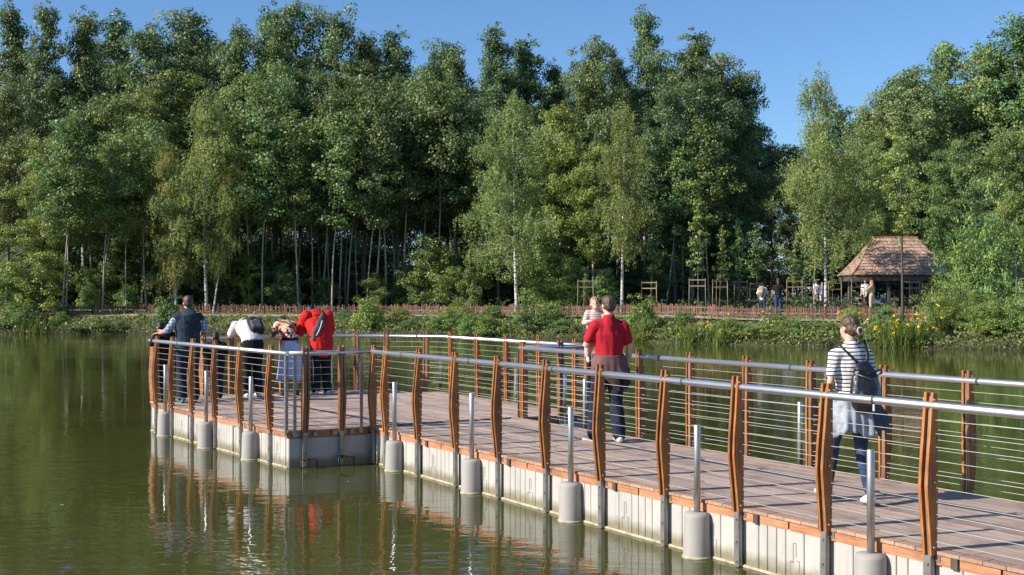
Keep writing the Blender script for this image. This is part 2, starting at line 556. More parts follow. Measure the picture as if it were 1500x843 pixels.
# ================================================================== THE JETTY
U = Vector((0.495, -0.869, 0)); V = Vector((0.869, 0.495, 0)); O = Vector((-1.193, 16.6, 0))
JROT = math.atan2(U.y, U.x)
def P(u, v, z=0.0): return O + U * u + V * v + Vector((0, 0, z))
ZB, ZD, ZR, ZT = 0.47, 0.505, 1.535, 1.63         # post foot, deck top, handrail centre, post top
jetty = empty('floating_jetty', O, JROT, 'floating timber-decked jetty on pale pontoons with a wide viewing platform at its end', 'jetty')

UE = 15.0
walk_poly = [(-1.5, 0.0), (UE, 0.0), (UE, 2.27), (-1.6, 2.40)]
plat_poly = [(-1.5, -1.22), (-1.6, 3.68), (-6.75, 3.68), (-8.08, 2.35), (-8.08, -0.35), (-7.25, -1.60)]

def span(poly, v):
    xs = []
    n = len(poly)
    for i in range(n):
        a, b = poly[i], poly[(i + 1) % n]
        if (a[1] - v) * (b[1] - v) <= 0 and abs(a[1] - b[1]) > 1e-6:
            t = (v - a[1]) / (b[1] - a[1])
            xs.append(a[0] + t * (b[0] - a[0]))
    return (min(xs), max(xs)) if len(xs) >= 2 else None

def decking(poly, inset, bm, r_):
    vmin = min(p[1] for p in poly); vmax = max(p[1] for p in poly)
    bw = 0.142
    v = vmin + inset
    while v < vmax - inset - 0.02:
        v1 = min(v + bw - 0.008, vmax - inset)
        a, b = span(poly, v + 1e-4), span(poly, v1 - 1e-4)
        if a and b:
            u0a, u1a, u0b, u1b = a[0] + inset, a[1] - inset, b[0] + inset, b[1] - inset
            cuts = [0.0]
            L = u1a - u0a
            s = r_.uniform(0.8, 3.2)
            while s < L - 0.6:
                cuts.append(s / L); s += r_.uniform(2.4, 3.4)
            cuts.append(1.0)
            for c0, c1 in zip(cuts, cuts[1:]):
                g = 0.0025 / max(L, .1)
                q = [(u0a + (u1a - u0a) * (c0 + g), v), (u0a + (u1a - u0a) * (c1 - g), v), (u0b + (u1b - u0b) * (c1 - g), v1), (u0b + (u1b - u0b) * (c0 + g), v1)]
                prism(bm, q, 'z', ZD - 0.028, ZD + r_.uniform(-.0012, .0012))
        v += bw
r_ = random.Random(3)
bm = bmesh.new(); decking(walk_poly, 0.13, bm, r_); obj('walkway_deck', bm, M['deck'], jetty)
bm = bmesh.new(); decking(plat_poly, 0.13, bm, r_); obj('platform_deck', bm, M['deck'], jetty)
bm = bmesh.new()
for poly, zz in ((walk_poly, 0), (plat_poly, -0.002)):
    cx_ = sum(p[0] for p in poly) / len(poly); cy_ = sum(p[1] for p in poly) / len(poly)
    prism(bm, [(u + (.09 if u < cx_ else -.09), v + (.09 if v < cy_ else -.09)) for u, v in poly], 'z', ZD - 0.07, ZD - 0.032 + zz)
obj('under_deck', bm, M['dark_bark'], jetty)

def edge_run(bm, bf, a, b, inward, skip0=0.0, skip1=0.0):
    """short cross boards on the deck edge and the fascia plank under them"""
    a = Vector((a[0], a[1], 0)); b = Vector((b[0], b[1], 0))
    d = b - a; L = d.length; d.normalize()
    ang = math.atan2(d.y, d.x)
    s = 0.0
    while s < L - 0.02:
        l = min(0.20, L - s)
        c = a + d * (s + l / 2) + inward * 0.064
        box(bm, (c.x, c.y, ZD - 0.013 + r_.uniform(-.0015, .0015)), (l - 0.006, 0.128, 0.026), ang)
        s += 0.20
    s = 0.0
    while s < L - 0.05:
        l = min(2.11, L - s)
        c = a + d * (s + l / 2) + inward * 0.032
        box(bf, (c.x, c.y, ZD - 0.029 - 0.036), (l - 0.02, 0.035, 0.072), ang)
        s += 2.11
bm = bmesh.new(); bf = bmesh.new()
def inn(a, b, poly):
    cx = sum(p[0] for p in poly) / len(poly); cy = sum(p[1] for p in poly) / len(poly)
    d = Vector((b[0] - a[0], b[1] - a[1], 0)).normalized(); n = Vector((-d.y, d.x, 0))
    return n if n.dot(Vector((cx - a[0], cy - a[1], 0))) > 0 else -n
runs = [(walk_poly, 0, 1), (walk_poly, 2, 3)] + [(plat_poly, i, (i + 1) % 6) for i in range(1, 6)]
for poly, i, j in runs:
    edge_run(bm, bf, poly[i], poly[j], inn(poly[i], poly[j], poly))
edge_run(bm, bf, (-1.5, -1.22), (-1.5, -0.03), Vector((-1, 0, 0)))
edge_run(bm, bf, (-1.6, 2.42), (-1.6, 3.68), Vector((-1, 0, 0)))
obj('deck_edge', bm, M['edge'], jetty)
obj('fascia', bf, M['fascia'], jetty)
for k in range(7):         # dark blocks where fascia planks meet by the piles
    bm = bmesh.new(); box(bm, (0.22 + 2.11 * k, 0.008, ZD - .064), (0.06, 0.03, 0.08)); obj('fascia_block', bm, M['dark_bark'], jetty)
for v in (-1.1, -.83, -.55, -.3):
    bm = bmesh.new(); box(bm, (-1.488, v, ZD - .058), (.02, .055, .055)); obj('angle_plate', bm, M['dull_steel'], jetty)

# ---------------------------------------------------------------- pontoon floats: one float 1.05 m long, panelled like the photo's
def float_mesh(L, seed, stepped=True):
    q = random.Random(seed)
    bm = bmesh.new()
    box(bm, (0, 0.24, 0.165), (L - 0.012, 0.46, 0.47), mi=0)
    x = -L / 2 + 0.075
    ws = [0.15, 0.11, 0.11, 0.11, 0.215, 0.19]
    tot = sum(ws); k = (L - 0.16) / tot
    if q.random() < .5: ws = ws[::-1]
    top = 0.425
    for i, w_ in enumerate(ws):
        w_ *= k
        box(bm, (x + w_ / 2, 0.003, (top - .012) / 2 - 0.03), (w_ - 0.009, 0.03, top - .012 + 0.06), bev=0.005)
        if stepped and w_ > 0.2 * k:
            s = 1 if q.random() < .5 else -1
            cx = x + w_ / 2
            for (x0, z0, x1, z1) in ((-.018, .31, .012, .31), (.012, .31, .016, .16), (.016, .16, .05, .15), (.05, .15, .052, -.02), (-.018, .31, -.02, .2), (-.055, .17, -.02, .17), (-.055, .17, -.057, -.02)):
                c = ((x0 + x1) / 2 * s + cx, -0.0125, (z0 + z1) / 2)
                box(bm, c, (abs(x1 - x0) + .005, 0.004, abs(z1 - z0) + .005), mi=1)
        x += w_
    # lime shelf at the waterline
    box(bm, (0, -0.002, 0.008), (L - 0.02, 0.042, 0.03), mi=2, bev=0.01)
    me = bpy.data.meshes.new('float')
    bmesh.ops.recalc_face_normals(bm, faces=bm.faces)
    bm.to_mesh(me); bm.free()
    for m in ('float', 'groove_shade', 'scum'): me.materials.append(M[m])
    return me
FLM = [float_mesh(1.056, s) for s in (1, 2, 5, 9)]
def place_float(u, v, ang, me, i=0, sx=1.0):
    return link('float', me, jetty, loc=(u, v, 0), rot=(0, 0, ang), scale=(sx, 1, 1))
for k in range(-1, 14):
    if k == -1: place_float(-0.75 - .02, 0.03, 0, FLM[1], sx=1.46 / 1.056)
    else: place_float(1.056 * k + 0.528, 0.03, 0, FLM[k % 4])
for k in range(14): place_float(1.056 * k + 0.528 - 1.0, 2.27, math.pi, FLM[(k + 1) % 4])
def float_run(a, b, n):
    a = Vector(a); b = Vector(b); d = b - a; ang = math.atan2(d.y, d.x); L = d.length / n
    for i in range(n):
        c = a + d * ((i + .5) / n)
        place_float(c.x, c.y, ang, FLM[(i * 3 + n) % 4], sx=L / 1.056 * 0.998)
float_run((-7.25, -1.57), (-1.53, -1.19), 6)
float_run((-8.05, -0.35), (-7.25, -1.57), 1)
float_run((-8.05, 2.35), (-8.05, -0.35), 3)
float_run((-6.75, 3.65), (-8.05, 2.35), 2)
float_run((-1.6, 3.65), (-6.75, 3.65), 5)
bm = bmesh.new()                                              # plain end faces at the two steps of the platform
for v0, v1, u in ((-1.2, 0.02, -1.545), (2.42, 3.66, -1.645)):
    bm = bmesh.new(); box(bm, (u - .2, (v0 + v1) / 2, 0.165), (0.44, v1 - v0 - .01, 0.47), bev=.012)
    obj('end_float', bm, M['float'], jetty)

# ---------------------------------------------------------------- railing posts: two kinked planks either side of a steel core
def post_meshes():
    h = ZT - ZB
    prof = [(-0.030, 0.0), (-0.062, 0.30 * h), (-0.0725, 0.43 * h), (-0.060, 0.60 * h), (-0.018, h), (0.030, h), (0.033, 0.43 * h), (0.028, 0.0)]
    pl = bmesh.new()
    prism(pl, prof, 'x', -0.013, 0.013)
    es = [e for e in pl.edges if abs(e.verts[0].co.x - e.verts[1].co.x) < 1e-6]
    bmesh.ops.bevel(pl, geom=es, offset=0.004, segments=1, affect='EDGES')
    me_p = bpy.data.meshes.new('plank'); bmesh.ops.recalc_face_normals(pl, faces=pl.faces); pl.to_mesh(me_p); pl.free(); me_p.materials.append(M['timber'])
    st = bmesh.new()
    core = [(-0.012, -0.46), (-0.012, 0), (-0.05, 0.43 * h), (0.0, h - 0.03), (0.02, h - 0.03), (0.02, -0.02), (0.02, -0.46)]
    prism(st, core, 'x', -0.007, 0.007)
    box(st, (0, -0.018, -0.23), (0.058, 0.012, 0.46))          # U shaped bracket down over the float
    box(st, (-0.027, -0.002, -0.23), (0.006, 0.03, 0.46))
    box(st, (0.027, -0.002, -0.23), (0.006, 0.03, 0.46))
    box(st, (0.0, 0.03, -0.012), (0.15, 0.02, 0.06))
    for z in (-.06, -.25, -.42):
        lathe(st, [(0.011, -0.004), (0.011, 0.006)], 8, (0.0, -0.026, z)) if False else box(st, (0, -0.028, z), (0.022, 0.012, 0.022), bev=.004)
    me_s = bpy.data.meshes.new('steel_core'); bmesh.ops.recalc_face_normals(st, faces=st.faces); st.to_mesh(me_s); st.free(); me_s.materials.append(M['dull_steel'])
    bo = bmesh.new()
    for z in (0.06, 0.45 * h, 0.955 * h):
        for s in (-1, 1):
            tube(bo, [(s * 0.044, -.01, z), (s * 0.054, -.01, z)], [.009, .008], 8, side=(0, 1, 0))
    me_b = bpy.data.meshes.new('bolts'); bo.to_mesh(me_b); bo.free(); me_b.materials.append(M['steel'])
    return me_p, me_s, me_b
ME_PLANK, ME_CORE, ME_BOLT = post_meshes()
def post(u, v, ang):
    """ang turns the post so that its own -y points outwards over the water"""
    c = link('railing_post', ME_CORE, jetty, loc=(u, v, ZB), rot=(R(r_.uniform(-.6, .6)), R(r_.uniform(-.5, .5)), ang))
    for s in (-1, 1):
        link('plank', ME_PLANK, c, loc=(s * 0.031, 0, 0))
    link('bolts', ME_BOLT, c)
    return c
NEAR_U = [-1.42, -1.0] + [1.056 * k for k in range(0, 14)]
for u in NEAR_U: post(u, -0.012, 0)
FAR_U = [-1.50] + [1.49 - 1.05 + 1.05 * k for k in range(0, 13)]
for u in FAR_U: post(u, 2.40 - 0.13 * (u + 1.6) / 16.6 + 0.012, math.pi)
# platform: near long side, chamfer, end, chamfer, far side
def along(a, b, ts, out):
    for t in ts:
        post(a[0] + (b[0] - a[0]) * t, a[1] + (b[1] - a[1]) * t, out)
def outang(a, b, poly):
    n = -inn(a, b, poly)
    return math.atan2(n.y, n.x) + math.pi / 2
pp = plat_poly
NT = [0.10, 0.285, 0.463, 0.638, 0.802, 0.94]
along(pp[0], pp[5], NT, outang(pp[0], pp[5], pp))
along(pp[5], pp[4], [0.06, 0.92], outang(pp[5], pp[4], pp))
along(pp[4], pp[3], [0.16, 0.52, 0.86], outang(pp[4], pp[3], pp))
along(pp[3], pp[2], [0.1, 0.42, 0.84], outang(pp[3], pp[2], pp))
along(pp[2], pp[1], [0.085, 0.285, 0.49, 0.70, 0.91], outang(pp[2], pp[1], pp))
for v in (-0.98, -0.45): post(-1.488, v, math.pi / 2)
for v in (3.12, 3.60): post(-1.588, v, math.pi / 2)
bm_ = []
def steel_post(u, v, ang):
    bm = bmesh.new()
    box(bm, (0, 0, 0.5 * (ZR - ZB) - 0.02), (0.045, 0.012, ZR - ZB + 0.04))
    box(bm, (0.0, 0.02, 0.5 * (ZR - ZB)), (0.008, 0.04, ZR - ZB))
    for k in range(10): box(bm, (0.0, -0.009, 0.10 + .096 * k), (0.014, 0.01, 0.014))
    return obj('steel_end_post', bm, M['dull_steel'], jetty, loc=(u, v, ZB), rot=(0, 0, ang))
steel_post(-1.54, -1.235, 0); steel_post(-1.487, -1.12, math.pi / 2); steel_post(-1.487, -0.16, math.pi / 2); steel_post(-1.49, -0.02, 0)
steel_post(-1.585, 2.52, math.pi / 2); steel_post(-1.60, 2.42, math.pi)

# ---------------------------------------------------------------- handrails, joints and cables
def rail_run(pts, closed_ends=True, joints=()):
    bm = bmesh.new()
    tube(bm, [(p[0], p[1], ZR) for p in pts], [0.0315] * len(pts), 16, side=(0, 0, 1))
    o = obj('handrail', bm, M['rail_steel'], jetty, smooth=False)
    for (a, b, t) in joints:
        jb = bmesh.new()
        c = Vector((a[0] + (b[0] - a[0]) * t, a[1] + (b[1] - a[1]) * t, ZR)); d = Vector((b[0] - a[0], b[1] - a[1], 0)).normalized()
        tube(jb, [c - d * .012, c + d * .012], [.0335] * 2, 16, side=(0, 0, 1))
        obj('rail_joint', jb, M['joint'], o)
    return o
def cable_run(pts, rad=0.0024):
    for k in range(10):
        z = ZB + 0.10 + 0.096 * k
        bm = bmesh.new()
        q = []
        for a, b in zip(pts, pts[1:]):
            n = max(1, int(math.hypot(b[0] - a[0], b[1] - a[1]) / 1.05))
            q += [(a[0] + (b[0] - a[0]) * i / n, a[1] + (b[1] - a[1]) * i / n, z + r_.uniform(-.004, .004)) for i in range(n)]
        q.append((pts[-1][0], pts[-1][1], z))
        tube(bm, q, [rad] * len(q), 6, side=(0, 0, 1))
        obj('cable', bm, M['wire'], jetty)
nb, ne = (-1.49, -0.004), (UE, -0.004)
rail_run([nb, ne], joints=[(nb, ne, (1.5 + s) / (UE + 1.49)) for s in (-.5, 1.4, 3.3, 5.55, 7.9)])
cable_run([nb, ne])
fb, fe = (-1.58, 2.408), (UE, 2.278)
rail_run([fb, fe], joints=[(fb, fe, (1.5 + s) / (UE + 1.49)) for s in (2.0, 4.4, 6.9, 9.3)])
cable_run([fb, fe], .0026)
e1 = [(-1.495, -0.02), (-1.495, -1.2)]
rail_run(e1); cable_run(e1, .0025)
pl = [pp[0], pp[5], pp[4], pp[3], pp[2], pp[1]]
rail_run(pl, joints=[(pp[0], pp[5], .36), (pp[0], pp[5], .75), (pp[2], pp[3], .25), (pp[2], pp[1], .15), (pp[2], pp[1], .62), (pp[3], pp[4], .3)])
cable_run(pl, .0026)
e2 = [(-1.595, 3.66), (-1.595, 2.45)]
rail_run(e2); cable_run(e2)
bm = bmesh.new()                                              # mooring loops on the shaded end face
for v in (-0.98, -0.45):
    for dv in (-.11, .11):
        tube(bm, [(-1.32, v + dv, -.06), (-1.32, v + dv, 0.12), (-1.32, v + dv * .7, .13), (-1.33, v + dv * .3, .12)], [.009] * 4, 6)
    box(bm, (-1.40, v, 0.13), (.17, .05, .02))
obj('mooring_loops', bm, M['dark_metal'], jetty)

# ---------------------------------------------------------------- mooring piles
def pile(u, v, label, top=1.17, tilt=0.0):
    root = empty('mooring_pile', P(u, v, 0), JROT, label, 'mooring pile', 'steel mooring piles beside the jetty')
    bm = bmesh.new()
    lathe(bm, [(0.029, 0.36), (0.029, top - .004), (0.026, top)], 16)
    o = obj('pipe', bm, M['steel'], root)
    o.rotation_euler = (0, tilt, 0)
    bm = bmesh.new()
    lathe(bm, [(0.128, -0.08), (0.126, 0.02), (0.116, 0.36), (0.106, 0.395), (0.03, 0.40)], 28)
    s = obj('sleeve', bm, M['sleeve'], root)
    bm = bmesh.new()
    lathe(bm, [(0.133, -0.012), (0.136, 0.008), (0.132, 0.018), (0.10, 0.02)], 28)
    obj('lime_ring', bm, M['scum'], s)
def u_at(px, v):            # jetty position of an image column along the line v (used once, to read the photograph's spacing)
    k = (px - 750) / 1900.0
    return -((O.x + V.x * v) - k * (O.y + V.y * v)) / (U.x - k * U.y)
for px, lab in ((1275, 'brushed steel mooring pile on its pale sleeve beside the legs of the woman in stripes'),
                (1021, 'near-side steel mooring pile on a pale sleeve, next one beyond the woman in stripes'),
                (836, 'near-side steel mooring pile on a pale sleeve, below the man in the red shirt'),
                (691, 'near-side steel mooring pile on a pale sleeve, second along from the step of the platform'),
                (578, 'near-side steel mooring pile on a pale sleeve closest to where the walkway meets the platform')):
    pile(u_at(px, -0.06), -0.06, lab)
for px, v, lab in ((367, -1.34, 'steel mooring pile on a pale sleeve outside the platform, below the person in white'),
                   (302, -1.49, 'middle one of the three steel mooring piles along the platform side'),
                   (242, -1.585, 'farthest steel mooring pile on a pale sleeve, at the outer corner of the platform')):
    pile(u_at(px, v), v, lab, tilt=0.02)
pile(0.12, 2.45, 'steel mooring pile behind the far railing just left of the man in the red shirt')
pile(-1.36, 3.05, 'steel mooring pile in the notch where the platform meets the far railing')
pile(4.42, 2.42, 'lone steel mooring pile behind the far railing between the man and the woman in stripes')
pile(u_at(645, 3.76), 3.76, 'slim steel mooring pile behind the far side of the platform')

# ================================================================== TREES
def nrm(a):
    return a / np.maximum(np.linalg.norm(a, axis=-1, keepdims=True), 1e-9)

def leaves_at(C, out, size, aspect, g, up=0.45, outw=0.35, droop=0.25, curl=0.0):
    """C (N,3) centres, out (N,3) outward directions -> (N,4,3) leaf-shaped quads"""
    N = len(C)
    n = g.normal(size=(N, 3)); n = nrm(n)
    n = nrm(n * 0.75 + np.array([0, 0, up]) + out * outw)
    t = g.normal(size=(N, 3)); t[:, 2] -= droop * 2.0
    t = nrm(t - n * np.sum(t * n, 1, keepdims=True))
    s = np.cross(n, t)
    a = (size * g.uniform(0.65, 1.35, N))[:, None] if np.isscalar(size) else (size * g.uniform(0.7, 1.3, N))[:, None]
    b = a * aspect
    return np.stack([C - t * a * .5, C + s * b * .5 - t * a * .05, C + t * a * .5, C - s * b * .5 - t * a * .05], 1)

PROF = {
    'alder':  lambda x: (math.sin(math.pi * (0.16 + 0.80 * x)) ** 0.75) * (1.0 - 0.22 * x),
    'poplar': lambda x: (math.sin(math.pi * (0.22 + 0.76 * x)) ** 0.95) * (1.0 - 0.42 * x),
    'birch':  lambda x: (math.sin(math.pi * (0.14 + 0.82 * x)) ** 0.8) * (1.0 - 0.42 * x),
    'pole':   lambda x: math.sin(math.pi * (0.15 + 0.78 * x)) ** 0.7,
    'young':  lambda x: (math.sin(math.pi * (0.22 + 0.74 * x)) ** 0.8),
    'bush':   lambda x: (math.cos(math.pi * 0.5 * x * 0.96) ** 0.5),
}
SPEC = {  # height, crown base, radius, trunk radius, branches, leaf, aspect, leaves per clump, clump radius, droop, rise
    'alder':  dict(H=20, cb=.30, Rc=4.0, tr=.17, nb=84, leaf=.18, asp=.74, nl=120, cr=.78, rise=.40, mat='leaf', bark='bark'),
    'poplar': dict(H=23, cb=.28, Rc=3.4, tr=.18, nb=96, leaf=.175, asp=.80, nl=105, cr=.70, rise=.75, mat='leaf', bark='pale_bark'),
    'birch':  dict(H=16, cb=.22, Rc=3.4, tr=.13, nb=74, leaf=.125, asp=.72, nl=0, cr=.5, rise=.55, mat='leaf_soft', bark='birch_bark'),
    'pole':   dict(H=16, cb=.46, Rc=2.3, tr=.07, wob=.03, nb=42, leaf=.21, asp=.74, nl=60, cr=.75, rise=.5, mat='leaf', bark='pale_bark'),
    'young':  dict(H=6, cb=.10, Rc=1.9, tr=.05, nb=44, leaf=.17, asp=.66, nl=60, cr=.50, rise=.5, mat='leaf', bark='bark'),
    'bush':   dict(H=2.4, cb=.02, Rc=1.5, tr=.03, nb=44, leaf=.12, asp=.58, nl=62, cr=.36, rise=.8, mat='leaf', bark='dark_bark'),
    'willow': dict(H=5.0, cb=.03, Rc=3.0, tr=.05, nb=70, leaf=.15, asp=.45, nl=48, cr=.42, rise=.8, mat='leaf', bark='dark_bark'),
    'highalder': dict(H=20, cb=.48, Rc=4.2, tr=.105, nb=74, leaf=.18, asp=.74, nl=120, cr=.80, rise=.3, mat='leaf', bark='mid_bark', wob=.03),
    'backtree': dict(H=20, cb=.05, Rc=4.2, tr=.18, nb=90, leaf=.27, asp=.74, nl=70, cr=1.0, rise=.35, mat='leaf', bark='dark_bark'),
    'sapling': dict(H=5.2, cb=.36, Rc=.42, tr=.028, nb=26, leaf=.13, asp=.6, nl=16, cr=.17, rise=.9, mat='leaf', bark='bark'),
    'sparse': dict(H=17, cb=.22, Rc=2.3, tr=.12, nb=30, leaf=.19, asp=.8, nl=26, cr=.5, rise=.35, mat='leaf', bark='dark_bark'),
}
PROF['willow'] = PROF['bush']; PROF['sapling'] = PROF['young']; PROF['sparse'] = PROF['backtree'] = PROF['highalder'] = PROF['alder']

def make_tree(kind, seed, **ov):
    S = dict(SPEC[kind]); S.update(ov)
    q = random.Random(seed); g = np.random.default_rng(seed)
    H, cb, Rc = S['H'], S['cb'], S['Rc']
    tb = bmesh.new()
    # trunk
    lean = S.get('lean', (q.uniform(-.03, .03), q.uniform(-.03, .03)))
    ph = [q.uniform(0, 6.28) for _ in range(4)]
    wob = S.get('wob', 0.012) * H
    def tp(t):
        return Vector((lean[0] * H * t + wob * math.sin(3.1 * t + ph[0]) * t + .3 * wob * math.sin(9 * t + ph[1]) * t,
                       lean[1] * H * t + wob * math.sin(2.7 * t + ph[2]) * t + .3 * wob * math.sin(8 * t + ph[3]) * t, t * H))
    bushy = kind in ('bush', 'willow')
    stems = []
    if not bushy:
        n = 14
        pts = [tp(i / n * 0.97) for i in range(n + 1)]
        tube(tb, [pts[0] - Vector((0, 0, .25))] + pts, [S['tr'] * 1.35] + [S['tr'] * ((1 - i / n) ** 0.85 + .06) * (1.18 if i == 0 else 1) for i in range(n + 1)], 8)
        if S.get('fork'):
            zf, dx, dy = S['fork']
            p0 = tp(zf); f = [p0 + Vector((dx * s ** .7, dy * s ** .7, (H * .85 - p0.z) * s)) for s in (0, .06, .15, .3, .5, .75, 1)]
            tube(tb, f, [S['tr'] * .72 * (1 - .9 * s) + .008 for s in (0, .06, .15, .3, .5, .75, 1)], 8)
            stems.append(f)
    P_, T_ = [], []
    clumps = []      # centre, radius, outward
    nb = S['nb']; prof = PROF[kind]
    gold = 2.39996
    lob = q.uniform(0, 50)
    Rc *= q.uniform(.85, 1.15); amp = S.get('amp', 1.15); lf = q.uniform(.8, 1.6); vf = q.uniform(3.5, 7.5)
    for i in range(nb):
        x = (i + q.random()) / nb
        t = cb + (1 - cb) * x
        az = i * gold + q.uniform(-.6, .6)
        lobe = 0.72 + amp * noise.noise(Vector((math.cos(az) * lf + lob, math.sin(az) * lf, t * vf)))
        L = Rc * prof(x) * max(.3, lobe + .28) * q.uniform(.75, 1.2)
        if bushy:
            L = Rc * prof(x) * q.uniform(.35, 1.1); base = Vector((q.uniform(-.3, .3) * Rc, q.uniform(-.3, .3) * Rc, 0))
            top = Vector((math.cos(az) * L, math.sin(az) * L, H * (x * .9 + .12) * q.uniform(.75, 1.05)))
            mid = base.lerp(top, .5) + Vector((0, 0, .12 * H))
            br = [base, mid, top]
        else:
            use_f = stems and q.random() < .45 and t > S['fork'][0]
            if use_f:
                f = stems[0]; k = (t - S['fork'][0]) / (1 - S['fork'][0]) * (len(f) - 1); k0 = min(int(k), len(f) - 2)
                base = f[k0].lerp(f[k0 + 1], k - k0)
            else:
                base = tp(max(0.05, t * .97 - 0.02))
            d = Vector((math.cos(az), math.sin(az), S['rise'] * q.uniform(.4, 1.3) * (1.0 if x < .8 else 1.8)))
            d.normalize()
            sag = -0.10 * L if kind == 'birch' else q.uniform(-.06, .08) * L
            br = [base, base + d * L * .5 + Vector((0, 0, .04 * L)), base + d * L + Vector((0, 0, sag))]
        rb = S['tr'] * .30 * (1 - x * .75) * min(1, L / Rc + .3)
        if L > .35:
            tube(tb, br, [max(.008, rb), max(.006, rb * .6), .004], 4 if not bushy else 5)
        nc = max(2, int(round(L / S['cr'] * (1.08 if kind != 'birch' else 1.15))))
        for k in range(nc):
            s = (0.32 if kind != 'birch' else .45) + (.72 if kind != 'birch' else .6) * (k + q.random()) / nc
            s_ = min(s, 1)
            a = br[0].lerp(br[1], min(1, s_ * 2)) if s_ < .5 else br[1].lerp(br[2], (s_ - .5) * 2)
            j = Vector((q.gauss(0, 1), q.gauss(0, 1), q.gauss(0, .7))) * S['cr'] * .55
            c = a + j
            if c.z < .12: c.z = .12
            ax = tp(min(.98, max(0, c.z / H))) if not bushy else Vector((0, 0, c.z * .5))
            o = (c - ax); o = o.normalized() if o.length > 1e-3 else Vector((0, 0, 1))
            clumps.append((c, S['cr'] * q.uniform(.6, 1.25), o))
    if not bushy:
        for k in range(5):
            clumps.append((tp(.985 - .035 * k) + Vector((q.gauss(0, .12), q.gauss(0, .12), .15)) * S['cr'], S['cr'] * (.45 + .12 * k), Vector((0, 0, 1))))
    quads = []; tints = []
    for c, r, o in clumps:
        base_t = g.uniform(.15, .85)
        oc = np.array(o)
        if kind == 'birch':
            ns = g.integers(5, 10)
            for _ in range(ns):
                st = np.array(c) + g.normal(size=3) * r * np.array([.75, .75, .5])
                Ls = g.uniform(.35, 1.5) * S.get('hang', .72)
                m = int(9 + Ls * 11)
                tt = np.sort(g.random(m))[:, None]
                sway = g.normal(size=3) * .16; sway[2] = 0
                C = st + sway * tt * Ls + np.array([0, 0, -1]) * tt * Ls + oc * np.array([1, 1, 0]) * (.25 * Ls * tt ** .5) + g.normal(size=(m, 3)) * .075
                quads.append(leaves_at(C, np.tile(oc, (m, 1)), S['leaf'], S['asp'], g, .15, .35, .8))
                tints.append(np.clip(base_t + g.normal(size=m) * .16, 0, 1))
        else:
            m = max(6, int(S['nl'] * (r / S['cr']) ** 1.6))
            d = nrm(g.normal(size=(m, 3))) * (g.random((m, 1)) ** .45)
            C = np.array(c) + d * r * np.array([1.05, 1.05, .72])
            oo = nrm(d + oc * .6)
            quads.append(leaves_at(C, oo, S['leaf'], S['asp'], g, .40, .75))
            tints.append(np.clip(base_t + g.normal(size=m) * .17, 0, 1))
    Q = np.concatenate(quads); T = np.concatenate(tints)
    Q[:, :, 2] = np.maximum(Q[:, :, 2], 0.02)
    crown = quads_mesh('crown', Q, T, M[S['mat']])
    me = bpy.data.meshes.new('trunk'); tb.to_mesh(me); tb.free(); me.materials.append(M[S['bark']])
    return dict(trunk=me, crown=crown, H=H, n=len(Q), kind=kind)

def place_tree(tm, x, y, z, H, name, label, cat='tree', group=None, rz=None, wide=1.0, col=(0.05, 0.09, 0.022), part='crown', stem='trunk'):
    root = empty(name, (x, y, z), 0, label, cat, group)
    s = H / tm['H']
    rz = random.uniform(0, 6.28) if rz is None else rz
    for nm, me in ((stem, tm['trunk']), (part, tm['crown'])):
        o = link(nm, me, root)
        o.rotation_euler = (0, 0, rz)
        o.scale = (s * wide, s * wide, s)
        o.color = (col[0], col[1], col[2], 1)
    return root

def at(px, Y):                       # world x of an image column at the distance Y
    return (px - 750) / 1900.0 * Y
def top_h(y_px, Y): return 2.33 + (431 - y_px) * Y / 1900.0

LIB = {}
for k, seeds in dict(alder=(1, 2, 3, 4, 8, 9), poplar=(11, 12, 13, 14, 15), pole=(31, 32, 33, 34, 35), young=(41, 42, 43), bush=(51, 52, 53, 54), sapling=(61, 62), backtree=(91, 92), highalder=(5, 6, 7)).items():
    LIB[k] = [make_tree(k, s) for s in seeds]
BIRCH = [make_tree('birch', 21), make_tree('birch', 22), make_tree('birch', 23, cb=.3, Rc=2.4)]
BIRCH_FORK = make_tree('birch', 24, fork=(.12, 1.5, .4), lean=(-.05, 0), wob=.02)
SPARSE = make_tree('sparse', 71, cb=.42, nb=26)
YOUNG_OPEN = make_tree('young', 44, nb=26, nl=40, cr=.34)
WILLOW = [make_tree('willow', 81), make_tree('willow', 82)]

def gcol(r, base=(0.045, 0.080, 0.022), var=.22):
    k = r.uniform(1 - var, 1 + var); h = r.uniform(-.12, .12)
    return (base[0] * k * (1 + h * 1.4), base[1] * k, base[2] * k * (1 - h))
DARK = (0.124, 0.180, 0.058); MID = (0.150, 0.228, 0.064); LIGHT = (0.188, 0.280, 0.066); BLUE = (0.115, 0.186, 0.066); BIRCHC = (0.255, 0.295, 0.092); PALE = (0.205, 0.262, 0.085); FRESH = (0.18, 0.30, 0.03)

tr = random.Random(17)
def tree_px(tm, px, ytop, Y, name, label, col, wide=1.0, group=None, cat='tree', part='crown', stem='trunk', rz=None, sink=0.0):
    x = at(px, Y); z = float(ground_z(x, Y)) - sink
    return place_tree(tm, x, Y, z, top_h(ytop, Y) - z, name, label, cat, group, rz, wide, gcol(tr, col, .10), part, stem)

